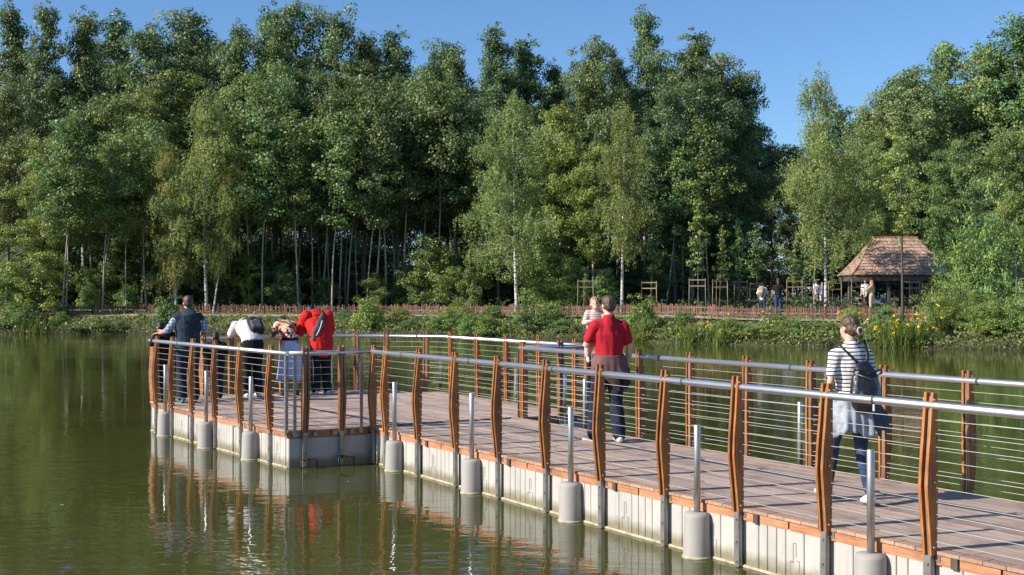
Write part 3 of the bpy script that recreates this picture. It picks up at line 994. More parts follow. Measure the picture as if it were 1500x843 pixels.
# ---- birches and other trees that stand out in front of the wood
tree_px(BIRCH_FORK, 258, 205, 81.5, 'birch_tree', 'birch with a white trunk forking low, left of the two slim white trunks', BIRCHC, 0.85, rz=0.2)
tree_px(BIRCH[0], 303, 130, 81.0, 'birch_tree', 'tall yellow-green birch with a straight slim white trunk behind the man in the vest', BIRCHC, 0.86, rz=1.0)
b = tree_px(BIRCH[2], 312, 235, 80.6, 'birch_tree', 'birch whose slim white trunk leans right from the foot of the straight one', BIRCHC, 0.72, rz=4.0)
b.rotation_euler = (0.0, R(8.5), 0)
tree_px(BIRCH[1], 757, 128, 75.0, 'birch_tree', 'yellow-green weeping birch with a white trunk in the middle of the far bank', BIRCHC, 1.0, rz=2.6)
tree_px(BIRCH[2], 911, 150, 73.5, 'birch_tree', 'birch with a straight white trunk just right of the man in the red shirt', BIRCHC, 0.9, rz=0.6)
pb = tree_px(BIRCH[0], 1210, 100, 69.0, 'birch_tree', 'weeping birch with a white trunk beside the shingled pavilion, its thin top against the sky', BIRCHC, 0.84, rz=3.4)
pb.rotation_euler = (0, R(-2.6), 0)
tree_px(LIB['pole'][1], 1192, 225, 69.5, 'slim_tree', 'slim brown-trunked tree close to the left of the birch by the pavilion', BIRCHC, 0.8)
tree_px(SPARSE, 1322, 170, 60.5, 'sparse_tree', 'thinly leaved tree with a dark straight trunk in front of the shingled pavilion', LIGHT, 1.0, rz=1.0)
tree_px(LIB['pole'][0], 366, 170, 83, 'slim_tree', 'slim pale-trunked tree just right of the leaning white birch trunks', MID, 1.1)
pb = tree_px(LIB['pole'][3], 90, 175, 79.8, 'pale_trunk_tree', 'tree with a pale trunk leaning slightly right, at the left in the front row', MID, 1.0)
pb.rotation_euler = (0, R(4.5), 0)
pb = tree_px(LIB['pole'][1], 96, 185, 80.2, 'pale_trunk_tree', 'second pale trunk close beside the one leaning right at the left', MID, 1.0)
pb.rotation_euler = (0, R(2.5), 0)
tree_px(LIB['pole'][0], 150, 200, 81, 'pale_trunk_tree', 'straight pale-trunked tree left of the forked birch', MID, 1.0)
for px, a, lab in ((384, 2, 'pale-trunked tree, first of three in front of the dark gap'), (438, -3, 'pale-trunked tree, second of three in front of the dark gap'), (486, 1, 'pale-trunked tree, third of three in front of the dark gap, above the red hood')):
    pb = tree_px(LIB['pole'][px % 5], px, 165, 81.5, 'pale_trunk_tree', lab, MID, 1.0)
    pb.rotation_euler = (0, R(a), 0)
tree_px(LIB['alder'][1], 60, 200, 82, 'leafy_tree', 'lower leafy tree at the far left above the pickets', LIGHT, 1.0)
tree_px(LIB['young'][0], 58, 370, 79.5, 'young_tree', 'bright low tree at the left edge just behind the picket fence', LIGHT, 1.1)
tree_px(YOUNG_OPEN, 365, 372, 82.5, 'young_tree', 'fresh lime-green young maple shining in front of the dark trunks', FRESH, 0.9)
tree_px(LIB['young'][2], 640, 350, 82, 'young_tree', 'green young tree in front of the dark wood left of the middle birch', MID, 1.1)
tree_px(LIB['young'][0], 805, 372, 78, 'young_tree', 'bushy young tree between the two middle birches', LIGHT, 1.3)
tree_px(LIB['alder'][0], 730, 215, 84, 'leafy_tree', 'broad mid-green tree close behind the middle birch', MID, 1.0)
tree_px(LIB['alder'][2], 830, 150, 84, 'leafy_tree', 'full green tree between the two middle birches', LIGHT, 0.9)
tree_px(LIB['poplar'][2], 870, 200, 82, 'leafy_tree', 'narrow green tree left of the birch beside the red-shirted man', LIGHT, .9)
tree_px(WILLOW[0], 1440, 255, 60.5, 'leafy_tree', 'large yellow-green leafy tree behind the waterside shrubs at the right', LIGHT, .52)
tree_px(LIB['alder'][3], 1490, 190, 66, 'leafy_tree', 'green tree at the right edge behind the waterside shrubs', MID, .9)
tree_px(LIB['alder'][0], 1405, 200, 79, 'leafy_tree', 'green tree rising right behind the shingled roof', MID, .9)
tree_px(LIB['alder'][1], 1280, 190, 84, 'leafy_tree', 'green tree right behind the ridge of the shingled roof', MID, .9)

for i, (px, yt, Y, wd, c, lab) in enumerate((
        (18, 385, 80, 1.2, LIGHT, 'bright bushy young tree at the very left edge above the fence'),
        (135, 395, 82, 1.0, LIGHT, 'low light young tree between two small round shrubs at the left'),
        (415, 388, 82, 1.0, MID, 'low young tree right of the lime-green maple'),
        (475, 408, 83, 1.1, DARK, 'dark young tree behind the fence above the red hood'),
        (552, 402, 82.5, 1.0, MID, 'bright young tree above the pointed bank shrub'),
        (598, 385, 83, .9, DARK, 'leafy young tree left of the fuller one by the middle birch'),
        (690, 378, 80, .9, MID, 'light green young tree close to the left of the middle birch'),
        (838, 380, 77, 1.2, LIGHT, 'bright young tree behind the pale stake frame above the baby'),
        (790, 330, 80, 1.0, MID, 'taller young tree just right of the middle birch trunk'),
        (885, 395, 75, 1.2, MID, 'low young tree behind the head of the red-shirted man'))):
    tree_px(LIB['young'][i % 3], px, yt, Y, 'young_tree', lab, c, wd)

# ---- the wood: three rows of tall trees, thin poles in the gap, low growth at their feet
WOOD = 'tall trees of the wood behind the pond'
def wood_row(lst, Y, dy, kinds, cols, label, name='wood_tree'):
    for px, yt in lst:
        Yi = Y + tr.uniform(-dy, dy)
        kd = tr.choice(kinds)
        tree_px(tr.choice(LIB[kd]), px + tr.uniform(-6, 6), yt + tr.uniform(-4, 6), Yi, name, label, tr.choice(cols), tr.uniform(.78, 1.08), WOOD)
wood_row([(8, 120), (140, 150), (205, 128), (262, 105)], 89, 2.5, ('alder',), (DARK, DARK, MID),
         'full-crowned dark green tree in the front row of the wood, at the left')
wood_row([(335, 120), (368, 105), (402, 92), (436, 118), (470, 98), (508, 92), (545, 122), (580, 112), (618, 98), (664, 128)], 89, 2.5, ('highalder',), (DARK, MID, MID),
         'tall bare-trunked tree in the front row of the wood, left of the middle birch')
wood_row([(985, 120), (1030, 110), (1078, 150)], 88, 2, ('alder', 'poplar'), (BLUE, DARK),
         'dense dark tree of the tall block left of the pavilion birch')
wood_row([(-60, 10), (10, -6), (62, -4), (125, 2), (172, 10), (222, 34), (285, 6), (345, 22), (398, -4), (445, 2), (486, 18), (538, 42), (578, 30), (630, 84), (672, 68)], 97, 3, ('poplar', 'poplar', 'poplar', 'alder'), (DARK, BLUE),
         'tall dark-topped tree of the back row against the sky at the left')
wood_row([(728, 26), (772, 42), (818, 82), (866, 52), (900, 74), (1052, 78), (1086, 104)], 96, 3, ('poplar', 'poplar', 'alder'), (DARK, BLUE, MID),
         'tall green-topped tree of the back row against the sky in the middle')
tree_px(LIB['poplar'][1], 943, 4, 95, 'spire_tree', 'tallest slim spire-topped tree standing out above the middle of the wood', BLUE, .72)
tree_px(LIB['poplar'][0], 1013, 38, 94, 'pointed_tree', 'broad pointed dark green tree right of the tallest spire', BLUE, 1.15)
wood_row([(1262, 152), (1302, 122), (1345, 92), (1398, 62), (1448, 58), (1496, 28), (1560, 10), (1640, 30)], 96, 3, ('alder',), (PALE, MID, PALE),
         'full leafy tree in the rising row behind the pavilion at the right')
wood_row([(1128, 205), (1168, 210), (1215, 195), (1330, 190), (1440, 160)], 108, 3, ('alder',), (DARK, MID),
         'distant lower tree behind the pavilion and its birch')
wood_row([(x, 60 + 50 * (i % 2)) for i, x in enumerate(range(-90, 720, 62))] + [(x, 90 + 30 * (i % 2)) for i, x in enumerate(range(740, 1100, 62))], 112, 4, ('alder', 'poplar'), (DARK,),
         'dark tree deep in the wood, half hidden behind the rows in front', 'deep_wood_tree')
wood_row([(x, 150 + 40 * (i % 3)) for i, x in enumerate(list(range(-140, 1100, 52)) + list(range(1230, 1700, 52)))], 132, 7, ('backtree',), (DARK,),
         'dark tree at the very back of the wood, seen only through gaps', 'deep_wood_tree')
POLES = 'thin trees in the dark gap of the wood'
for px in (372, 386, 404, 418, 432, 441, 457, 470, 484, 497, 508, 524, 537, 549, 566, 580, 592, 606, 621, 637, 655, 672, 690, 705, 150, 185, 215, 975, 1000, 1040, 860):
    Yi = tr.uniform(82.5, 88)
    t_ = tree_px(tr.choice(LIB['pole']), px, tr.uniform(120, 215), Yi, 'slim_tree', 'thin pale-trunked tree among the many in the dark inside of the wood', tr.choice((DARK, MID)), 1.0, POLES)
    t_.rotation_euler = (R(tr.uniform(-4, 4)), R(tr.uniform(-6, 6)), 0)
UND = 'low growth at the foot of the wood'
for i in range(64):
    px = -60 + i * 19.5 + tr.uniform(-9, 9)
    Yi = tr.uniform(85, 108)
    if 1110 < px < 1200: continue
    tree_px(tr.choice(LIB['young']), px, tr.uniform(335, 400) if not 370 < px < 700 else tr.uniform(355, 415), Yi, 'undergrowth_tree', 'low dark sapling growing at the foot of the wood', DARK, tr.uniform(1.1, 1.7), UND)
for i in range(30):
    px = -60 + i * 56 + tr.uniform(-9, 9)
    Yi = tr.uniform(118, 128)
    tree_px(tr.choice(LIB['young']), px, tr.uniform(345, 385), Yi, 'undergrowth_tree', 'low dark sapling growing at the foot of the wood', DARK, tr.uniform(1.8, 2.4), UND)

# ---- shrubs along the bank
def shrub_px(px, ytop, ybase, wpx, label, col, kind='bush', idx=None, Y=None):
    x0 = at(px, 65)
    if Y is None:
        Y = 65.0
        for _ in range(12): Y = float(shore(at(px, Y))) + 1.6
    x = at(px, Y); z = float(ground_z(x, Y)) - .1
    tm = (LIB['bush'] if kind == 'bush' else WILLOW)
    tm = tm[idx % len(tm)] if idx is not None else tr.choice(tm)
    H = max(.5, top_h(ytop, Y) - z)
    Wm = wpx * Y / 1900.0
    base_w = 2 * SPEC[kind]['Rc'] * 1.05 * H / tm['H']
    place_tree(tm, x, Y, z, H, 'shrub', label, 'shrub', 'shrubs along the far bank', None, Wm / base_w, gcol(tr, col, .1), 'foliage', 'stems')
SH = [
    (38, 445, 490, 90, 'low shrub on the bank at the left edge of the pond', MID, None),
    (128, 414, 455, 40, 'small round light green shrub behind the pickets at the left', LIGHT, 86),
    (188, 412, 455, 42, 'small upright green shrub behind the pickets, left of the forked birch', LIGHT, 86),
    (247, 432, 480, 62, 'green shrub at the foot of the forked birch behind the man in the vest', MID, None),
    (150, 470, 492, 120, 'low mixed shrub hanging over the water left of the platform', MID, None),
    (541, 428, 488, 66, 'bright green pointed shrub standing above the pickets right of the red hood', LIGHT, None),
    (655, 452, 492, 70, 'light green shrub on the bank left of the middle birch', LIGHT, None),
    (700, 455, 494, 74, 'rounded green shrub on the bank just left of the middle birch trunk', LIGHT, None),
    (778, 436, 496, 78, 'large green shrub at the foot of the middle birch', MID, None),
    (600, 466, 492, 50, 'low dull green shrub between two brighter ones on the bank', MID, None),
    (822, 462, 498, 56, 'low green shrub on the bank left of the baby', MID, None),
    (940, 430, 500, 66, 'tall green shrub close to the right of the man in the red shirt', LIGHT, None),
    (982, 474, 504, 50, 'low shrub with brownish stems right of the tall bank shrub', MID, None),
    (1068, 462, 507, 74, 'low broad shrub on the bank below the wooden tree stakes', LIGHT, None),
    (1120, 470, 508, 90, 'low spreading light green shrub at the water below the strolling couple', LIGHT, None),
    (1168, 462, 509, 66, 'yellow-green shrub at the water left of the pavilion birch', LIGHT, None),
    (1290, 470, 512, 60, 'shrub on the bank just right of the head of the woman in stripes', MID, None),
    (1215, 468, 510, 46, 'shrub on the bank in front of the pavilion birch trunk', MID, None),
]
for i, (px, yt, yb, wpx, lab, col, Y) in enumerate(SH):
    shrub_px(px, yt, yb, wpx, lab, col, 'bush', i, Y)
for i in range(44):
    px = -20 + i * 31 + tr.uniform(-14, 14)
    if px > 1330: break
    Y0 = 65.0; off = tr.uniform(.4, 4.2)
    for _ in range(12): Y0 = float(shore(at(px, Y0))) + off
    x = at(px, Y0); z = float(ground_z(x, Y0)) - .06
    h = tr.uniform(.5, 1.25) * (1.15 - .17 * off)
    tm = tr.choice(LIB['bush'])
    place_tree(tm, x, Y0, z, h, 'shrub', 'small bushy plant among the mixed growth of the far bank', 'shrub', 'small bushy plants on the far bank', None, tr.uniform(.7, 1.3), gcol(tr, tr.choice((LIGHT, MID, (0.20, .22, .07), (0.10, .17, .06), (.17, .25, .05))), .2), 'foliage', 'stems')
for px, yt, wpx, off, c, lab in (
        (22, 440, 50, 4.4, LIGHT, 'bushy shrub half hiding the fence at the left edge'),
        (88, 447, 46, 4.6, MID, 'low shrub in front of the fence below the leaning pale trunk'),
        (505, 452, 48, 4.2, MID, 'low shrub in front of the fence just right of the red hood'),
        (585, 448, 44, 4.6, LIGHT, 'small bright shrub in front of the fence right of the pointed one'),
        (672, 440, 62, 4.2, LIGHT, 'round bright shrub hiding the fence left of the middle birch'),
        (722, 444, 50, 4.3, MID, 'green shrub hiding the fence close to the left of the middle birch trunk'),
        (806, 438, 60, 4.0, LIGHT, 'bright shrub hiding the fence right of the middle birch trunk'),
        (1000, 452, 44, 4.4, MID, 'small shrub before the fence left of the brightest stake frame'),
        (1140, 458, 50, 4.0, LIGHT, 'low bright shrub before the fence below the man in black'),
        (1248, 446, 44, 4.6, LIGHT, 'shrub before the fence in front of the left part of the pavilion'),
        (1296, 440, 48, 4.4, MID, 'shrub before the fence in front of the middle of the pavilion')):
    Y0 = 65.0
    for _ in range(12): Y0 = float(shore(at(px, Y0))) + off
    shrub_px(px, yt, 500, wpx, lab, c, 'bush', None, Y0)
for i, (px, yt, wpx, Y, lab) in enumerate((
        (1392, 400, 115, 57.2, 'big bright green willow shrub leaning over the water, leftmost of the right-hand thicket'),
        (1450, 425, 120, 56.0, 'big bright green willow shrub over the water between two like it at the right'),
        (1505, 408, 110, 55.4, 'big bright green willow shrub at the right edge of the view'),
        (1420, 330, 120, 60.0, 'taller yellow-green shrub standing behind the willows at the right'))):
    shrub_px(px, yt, 512, wpx, lab, LIGHT, 'willow', i, Y)

# ---- uncountable ground cover on the bank and the wood floor
def cover(name, n, x0, x1, o0, o1, h0, h1, leaf, asp, col, seed, clump=0.35, mat='leaf', up=.3):
    g = np.random.default_rng(seed)
    X = g.uniform(x0, x1, n * 3); D = g.uniform(o0, o1, n * 3)
    dens = np.array([noise.noise(Vector((x * clump, d * clump, seed))) + .55 * noise.noise(Vector((x * clump * 3.1, d * clump * 3, seed + 5))) for x, d in zip(X, D)])
    keep = dens > g.uniform(-.55, .35, n * 3)
    X, D, dens = X[keep][:n], D[keep][:n], dens[keep][:n]
    Y = shore(X) + D
    hh = np.clip((h0 + (h1 - h0) * (dens * .9 + .35)), .06, None)
    Zg = ground_z(X, Y)
    hh = hh * np.clip(1.22 - D / 4.4, .12, 1.0) if o1 < 5 else hh
    C = np.stack([X, Y, np.maximum(Zg, 0) + .03 + hh * g.random(len(X)) ** .8], 1)
    Q = leaves_at(C, np.tile(np.array([-.3, -.7, .1]), (len(X), 1)), leaf, asp, g, up, .5, .1)
    Q[:, :, 2] = np.maximum(Q[:, :, 2], .01)
    me = quads_mesh(name, Q, np.clip(.5 + dens * .35 + g.normal(size=len(X)) * .16, 0, 1), M[mat])
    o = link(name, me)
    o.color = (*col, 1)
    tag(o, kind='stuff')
    return o
cover('bank_plants', 34000, -62, 34, -0.35, 4.3, .08, .62, .12, .6, (0.15, 0.185, 0.052), 101)
cover('dry_bank_grass', 12000, -62, 34, 0.3, 4.4, .05, .45, .16, .14, (0.33, 0.29, 0.14), 105, .5)
cover('bank_leaves', 12000, -62, 34, 0.0, 4.6, .1, .9, .16, .5, (0.20, 0.225, 0.07), 102, .6)
cover('fence_plants', 7000, -62, 34, 5.0, 6.1, .05, .5, .12, .5, (0.16, 0.185, 0.055), 103, .9)
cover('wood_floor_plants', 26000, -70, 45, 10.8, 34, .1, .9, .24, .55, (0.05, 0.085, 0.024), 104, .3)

def blades(n, cx, cy, rx, ry, h, wd, g, lean=.22):
    X = cx + g.normal(size=n) * rx; Y = cy + g.normal(size=n) * ry
    Z = np.maximum(ground_z(X, Y), -.15)
    B = np.stack([X, Y, Z], 1)
    hh = h * g.uniform(.55, 1.1, n)
    d = np.stack([g.normal(size=n) * lean, g.normal(size=n) * lean, np.ones(n)], 1) * hh[:, None]
    a = g.uniform(0, math.pi, n); s = np.stack([np.cos(a), np.sin(a), np.zeros(n)], 1) * wd
    m1 = B + d * .62
    tip = B + d + np.stack([d[:, 0], d[:, 1], -np.abs(d[:, 0]) * .5], 1) * .35
    q1 = np.stack([B - s * .5, B + s * .5, m1 + s * .42, m1 - s * .42], 1)
    q2 = np.stack([m1 - s * .42, m1 + s * .42, tip + s * .05, tip - s * .05], 1)
    return np.concatenate([q1, q2]), tip
def iris(px, Y, n, rx, h, label, fl=14):
    g = np.random.default_rng(int(px))
    x = at(px, Y); root = empty('iris_clump', (x, Y, 0), 0, label, 'water iris', 'clumps of water iris at the far shore')
    Q, tip = blades(n, x, Y, rx, .35, h, .035, g)
    Q = Q - np.array([x, Y, 0])
    o = tag(link('blades', quads_mesh('blades', Q, None, M['blade']), root), kind='stuff'); o.color = (0.12, 0.17, 0.030, 1)
    if fl:
        k = g.choice(len(tip), fl, replace=False)
        C = np.repeat(tip[k] - np.array([x, Y, 0]), 5, 0) + g.normal(size=(fl * 5, 3)) * .035
        f = leaves_at(C, np.tile(np.array([0, -1., 0]), (len(C), 1)), .10, .7, g, .2, .6, 0)
        link('blossoms', quads_mesh('blossoms', f, None, M['petal']), root)
def shY(px, off=.25):
    Y = 60.
    for _ in range(12): Y = float(shore(at(px, Y))) + off
    return Y
for px, n, rx, h, fl, lab in ((1332, 260, .55, 1.25, 22, 'tall yellow-flowered iris clump at the water right of the woman in stripes'),
                              (1303, 150, .4, 1.05, 11, 'smaller yellow-flowered iris clump nearest the head of the woman in stripes'),
                              (1012, 120, .35, .95, 4, 'upright iris clump left of two at the water beyond the far railing'),
                              (1052, 120, .32, .95, 4, 'upright iris clump right of two at the water beyond the far railing'),
                              (938, 110, .30, 1.2, 0, 'tall reedy iris clump right beside the man in the red shirt'),
                              (58, 110, .4, .95, 2, 'reedy iris clump on the shore at the left edge'),
                              (38, 80, .35, .8, 0, 'shorter reedy clump beside the left-edge iris')):
    iris(px, shY(px), n, rx, h, lab, fl)
g = np.random.default_rng(77)
Qs = []
for i in range(420):
    x = g.uniform(-60, 30); d = g.choice([g.uniform(-.4, .5), g.uniform(.5, 4.2)])
    if noise.noise(Vector((x * .25, 3.3, d * .2))) < -.05: continue
    q, _ = blades(int(g.integers(10, 26)), x, float(shore(x)) + d, .22, .18, g.uniform(.3, .75), .022, g, .3)
    Qs.append(q)
o = link('bank_grass', quads_mesh('bank_grass', np.concatenate(Qs), None, M['blade'])); o.color = (0.105, 0.125, 0.040, 1); tag(o, kind='stuff')
g = np.random.default_rng(79)                       # bits of leaf and fluff afloat on the pond
n = 260
X = g.uniform(-14, 8, n); Y = 7 + 40 * g.random(n) ** 1.6
a = g.uniform(0, 6.28, n); r1 = g.uniform(.008, .028, n); r2 = r1 * g.uniform(.4, .9, n)
t_ = np.stack([np.cos(a), np.sin(a), 0 * a], 1); s_ = np.stack([-np.sin(a), np.cos(a), 0 * a], 1)
C = np.stack([X, Y, np.full(n, .006)], 1)
Q = np.stack([C - t_ * r1[:, None], C + s_ * r2[:, None], C + t_ * r1[:, None], C - s_ * r2[:, None]], 1)
uv = np.stack([(X - O.x) * U.x + (Y - O.y) * U.y, (X - O.x) * V.x + (Y - O.y) * V.y], 1)
Q = Q[(uv[:, 1] < -.35) | (uv[:, 1] > 4.2)]
uv = None
tag(link('floating_debris', quads_mesh('floating_debris', Q, None, simple('floating_bits', (.42, .38, .22), var=.4))), kind='stuff')
# flower border of the footpath at the right
g = np.random.default_rng(78)
n = 330
X = g.uniform(8, 20, n); Y = shore(X) + 5.8 + g.normal(size=n) * .12
C = np.stack([X, Y, ground_z(X, Y) + g.uniform(.15, .5, n)], 1)
C = C[np.array([noise.noise(Vector((c[0] * .9, 0, 4))) > 0.02 for c in C])]
o = link('border_flowers', quads_mesh('border_flowers', leaves_at(C, np.tile(np.array([0, -1., .2]), (len(C), 1)), .11, .8, g), None, M['flowers'])); tag(o, kind='stuff')

# ================================================================== PEOPLE
def fuse(name, build, mat, voxel, parent, smooth=3, fold=0.0, fs=(9, 9, 4), seed=0.0, loc=None):
    """one continuous surface out of overlapping closed shapes"""
    bm = bmesh.new()
    build(bm)
    bmesh.ops.recalc_face_normals(bm, faces=bm.faces)
    me = bpy.data.meshes.new(name); bm.to_mesh(me); bm.free()
    tmp = bpy.data.objects.new('tmp', me); COL.objects.link(tmp)
    md = tmp.modifiers.new('r', 'REMESH'); md.mode = 'VOXEL'; md.voxel_size = voxel; md.adaptivity = 0
    dg = bpy.context.evaluated_depsgraph_get()
    new = bpy.data.meshes.new_from_object(tmp.evaluated_get(dg), depsgraph=dg)
    bpy.data.objects.remove(tmp); bpy.data.meshes.remove(me)
    bm = bmesh.new(); bm.from_mesh(new)
    for _ in range(smooth): bmesh.ops.smooth_vert(bm, verts=bm.verts, factor=.5, use_axis_x=True, use_axis_y=True, use_axis_z=True)
    if fold > 0:
        bm.normal_update()
        for v in bm.verts:
            p = v.co
            n = noise.noise(Vector((p.x * fs[0] + seed, p.y * fs[1], p.z * fs[2] + 0.8 * p.x * fs[0]))) + .5 * noise.noise(Vector((p.x * fs[0] * 2.3, p.y * fs[1] * 2.3 + seed, p.z * fs[2] * 2)))
            v.co = p + v.normal * n * fold
    new.clear_geometry(); new.name = name
    bm.to_mesh(new); bm.free()
    new.materials.clear(); new.materials.append(mat)
    new.polygons.foreach_set('use_smooth', [True] * len(new.polygons))
    return link(name, new, parent, loc=loc)

def cloth(name, col, var=.18, scale=7, rough=.85, bump=.15):
    return simple(name, col, rough=rough, var=var, scale=scale, bump=bump, bscale=60, spec=.25)
def stripes(name, a, b, period, duty, tilt=0.0):
    m, t, p = mat_new(name)
    tc = nd(t, 'ShaderNodeTexCoord'); sx = nd(t, 'ShaderNodeSeparateXYZ'); t.links.new(tc.outputs['Object'], sx.inputs[0])
    n = nd(t, 'ShaderNodeTexNoise'); n.inputs['Scale'].default_value = 6; t.links.new(tc.outputs['Object'], n.inputs['Vector'])
    w_ = nd(t, 'ShaderNodeMath', operation='MULTIPLY_ADD'); w_.inputs[1].default_value = 0.02; t.links.new(n.outputs['Fac'], w_.inputs[0]); t.links.new(sx.outputs['Z'], w_.inputs[2])
    d = nd(t, 'ShaderNodeMath', operation='DIVIDE'); d.inputs[1].default_value = period; t.links.new(w_.outputs[0], d.inputs[0])
    f = nd(t, 'ShaderNodeMath', operation='FRACT'); t.links.new(d.outputs[0], f.inputs[0])
    l = nd(t, 'ShaderNodeMath', operation='LESS_THAN'); l.inputs[1].default_value = duty; t.links.new(f.outputs[0], l.inputs[0])
    mx = nd(t, 'ShaderNodeMixRGB'); mx.inputs[1].default_value = (*a, 1); mx.inputs[2].default_value = (*b, 1); t.links.new(l.outputs[0], mx.inputs[0])
    t.links.new(mx.outputs[0], p.inputs['Base Color']); p.inputs['Roughness'].default_value = .9; p.inputs['Specular IOR Level'].default_value = .2
    return m
def patches(name, cols, scale):
    m, t, p = mat_new(name)
    tc = nd(t, 'ShaderNodeTexCoord'); v = nd(t, 'ShaderNodeTexVoronoi'); v.inputs['Scale'].default_value = scale
    t.links.new(tc.outputs['Object'], v.inputs['Vector'])
    sp = nd(t, 'ShaderNodeSeparateColor'); t.links.new(v.outputs['Color'], sp.inputs[0])
    r = ramp(t, [(i / len(cols), c) for i, c in enumerate(cols)]); r.color_ramp.interpolation = 'CONSTANT'
    t.links.new(sp.outputs[0], r.inputs[0]); t.links.new(r.outputs[0], p.inputs['Base Color']); p.inputs['Roughness'].default_value = .85
    return m
def plaid(name, a, b, period):
    m, t, p = mat_new(name)
    tc = nd(t, 'ShaderNodeTexCoord'); sx = nd(t, 'ShaderNodeSeparateXYZ'); t.links.new(tc.outputs['Object'], sx.inputs[0])
    outs = []
    for ax, k in (('X', 1), ('Z', 1)):
        d = nd(t, 'ShaderNodeMath', operation='DIVIDE'); d.inputs[1].default_value = period; t.links.new(sx.outputs[ax], d.inputs[0])
        f = nd(t, 'ShaderNodeMath', operation='FRACT'); t.links.new(d.outputs[0], f.inputs[0])
        l = nd(t, 'ShaderNodeMath', operation='LESS_THAN'); l.inputs[1].default_value = .42; t.links.new(f.outputs[0], l.inputs[0]); outs.append(l.outputs[0])
    s = nd(t, 'ShaderNodeMath', operation='ADD'); t.links.new(outs[0], s.inputs[0]); t.links.new(outs[1], s.inputs[1])
    h = nd(t, 'ShaderNodeMath', operation='MULTIPLY'); h.inputs[1].default_value = .5; t.links.new(s.outputs[0], h.inputs[0])
    mx = nd(t, 'ShaderNodeMixRGB'); mx.inputs[1].default_value = (*a, 1); mx.inputs[2].default_value = (*b, 1); t.links.new(h.outputs[0], mx.inputs[0])
    t.links.new(mx.outputs[0], p.inputs['Base Color']); p.inputs['Roughness'].default_value = .9
    return m
M['skin'] = simple('skin', (0.52, 0.29, 0.20), rough=.55, var=.08, scale=9, spec=.35)
M['skin_fair'] = simple('fair_skin', (0.60, 0.36, 0.27), rough=.55, var=.07, scale=9, spec=.35)
M['hair_brown'] = simple('brown_hair', (0.080, 0.046, 0.029), rough=.5, var=.4, scale=30, stretch=(1, 1, .25), bump=.5, bscale=90)
M['hair_dark'] = simple('dark_hair', (0.014, 0.011, 0.010), rough=.5, var=.4, scale=30, bump=.5, bscale=90)
M['hair_fair'] = simple('fair_hair', (0.30, 0.17, 0.09), rough=.6, var=.25, scale=30)
M['eye'] = simple('eye', (0.02, 0.015, 0.012), rough=.2)
M['lip'] = simple('lip', (0.38, 0.13, 0.11), rough=.5)
M['jeans_dark'] = cloth('dark_denim', (0.016, 0.022, 0.042), .35, 9)
M['jeans_blue'] = cloth('blue_denim', (0.034, 0.055, 0.105), .5, 7)
M['denim_pale'] = cloth('washed_denim', (0.30, 0.33, 0.37), .4, 12)
M['red_shirt'] = cloth('red_cotton', (0.40, 0.013, 0.024), .10, 5)
M['red_hood'] = cloth('bright_red_fleece', (0.56, 0.018, 0.014), .10, 5)
M['mauve'] = cloth('mauve_brown_cloth', (0.15, 0.085, 0.075), .2, 6)
M['black'] = cloth('black_cloth', (0.012, 0.012, 0.014), .3, 8)
M['charcoal'] = cloth('charcoal_cloth', (0.028, 0.029, 0.034), .3, 8)
M['white'] = cloth('white_cotton', (0.72, 0.69, 0.67), .06, 6)
M['teal'] = cloth('dark_teal_quilt', (0.022, 0.042, 0.056), .3, 14)
M['skirt'] = cloth('pale_blue_skirt', (0.47, 0.52, 0.68), .12, 6)
M['beige'] = cloth('beige_cloth', (0.50, 0.36, 0.24), .15, 6)
M['khaki'] = cloth('khaki_canvas', (0.33, 0.24, 0.16), .2, 9)
M['leather'] = simple('black_leather', (0.016, 0.016, 0.018), rough=.33, var=.3, scale=18, bump=.2, spec=.6)
M['canvas_white'] = simple('white_canvas', (0.74, 0.71, 0.66), rough=.7, var=.08)
M['shoe_dark'] = simple('dark_shoe', (0.03, 0.027, 0.026), rough=.5)
M['stripe_tee'] = stripes('striped_jersey', (0.74, 0.71, 0.69), (0.055, 0.045, 0.065), .034, .33)
M['baby_stripe'] = stripes('baby_striped_wool', (0.62, 0.52, 0.43), (0.34, 0.27, 0.24), .03, .4)
M['floral'] = patches('floral_print', [(0.02, 0.015, 0.02), (0.62, 0.30, 0.10), (0.70, 0.45, 0.34), (0.40, 0.06, 0.04), (0.75, 0.60, 0.45), (0.10, 0.06, 0.05)], 19)
M['plaid'] = plaid('pale_plaid', (0.38, 0.46, 0.54), (0.06, 0.11, 0.17), .055)
M['grey_bag'] = cloth('grey_bag', (0.085, 0.085, 0.095), .3, 9)
M['cap'] = cloth('dull_red_cap', (0.16, 0.03, 0.03))

BASE = dict(pelvis=(0, 0, .94), waist=(0, .0, 1.08), chest=(0, .005, 1.29), neck=(0, -.012, 1.475), head=(0, .022, 1.635),
            shL=(-.176, -.005, 1.388), shR=(.176, -.005, 1.388), elL=(-.235, -.03, 1.135), elR=(.235, -.03, 1.135),
            wrL=(-.245, .07, .90), wrR=(.245, .07, .90), hipL=(-.088, 0, .92), hipR=(.088, 0, .92),
            knL=(-.095, .025, .50), knR=(.095, .025, .50), anL=(-.098, -.02, .085), anR=(.098, -.02, .085), toeL=(-.03, 1, 0), toeR=(.03, 1, 0))
def V3(p): return Vector(p)

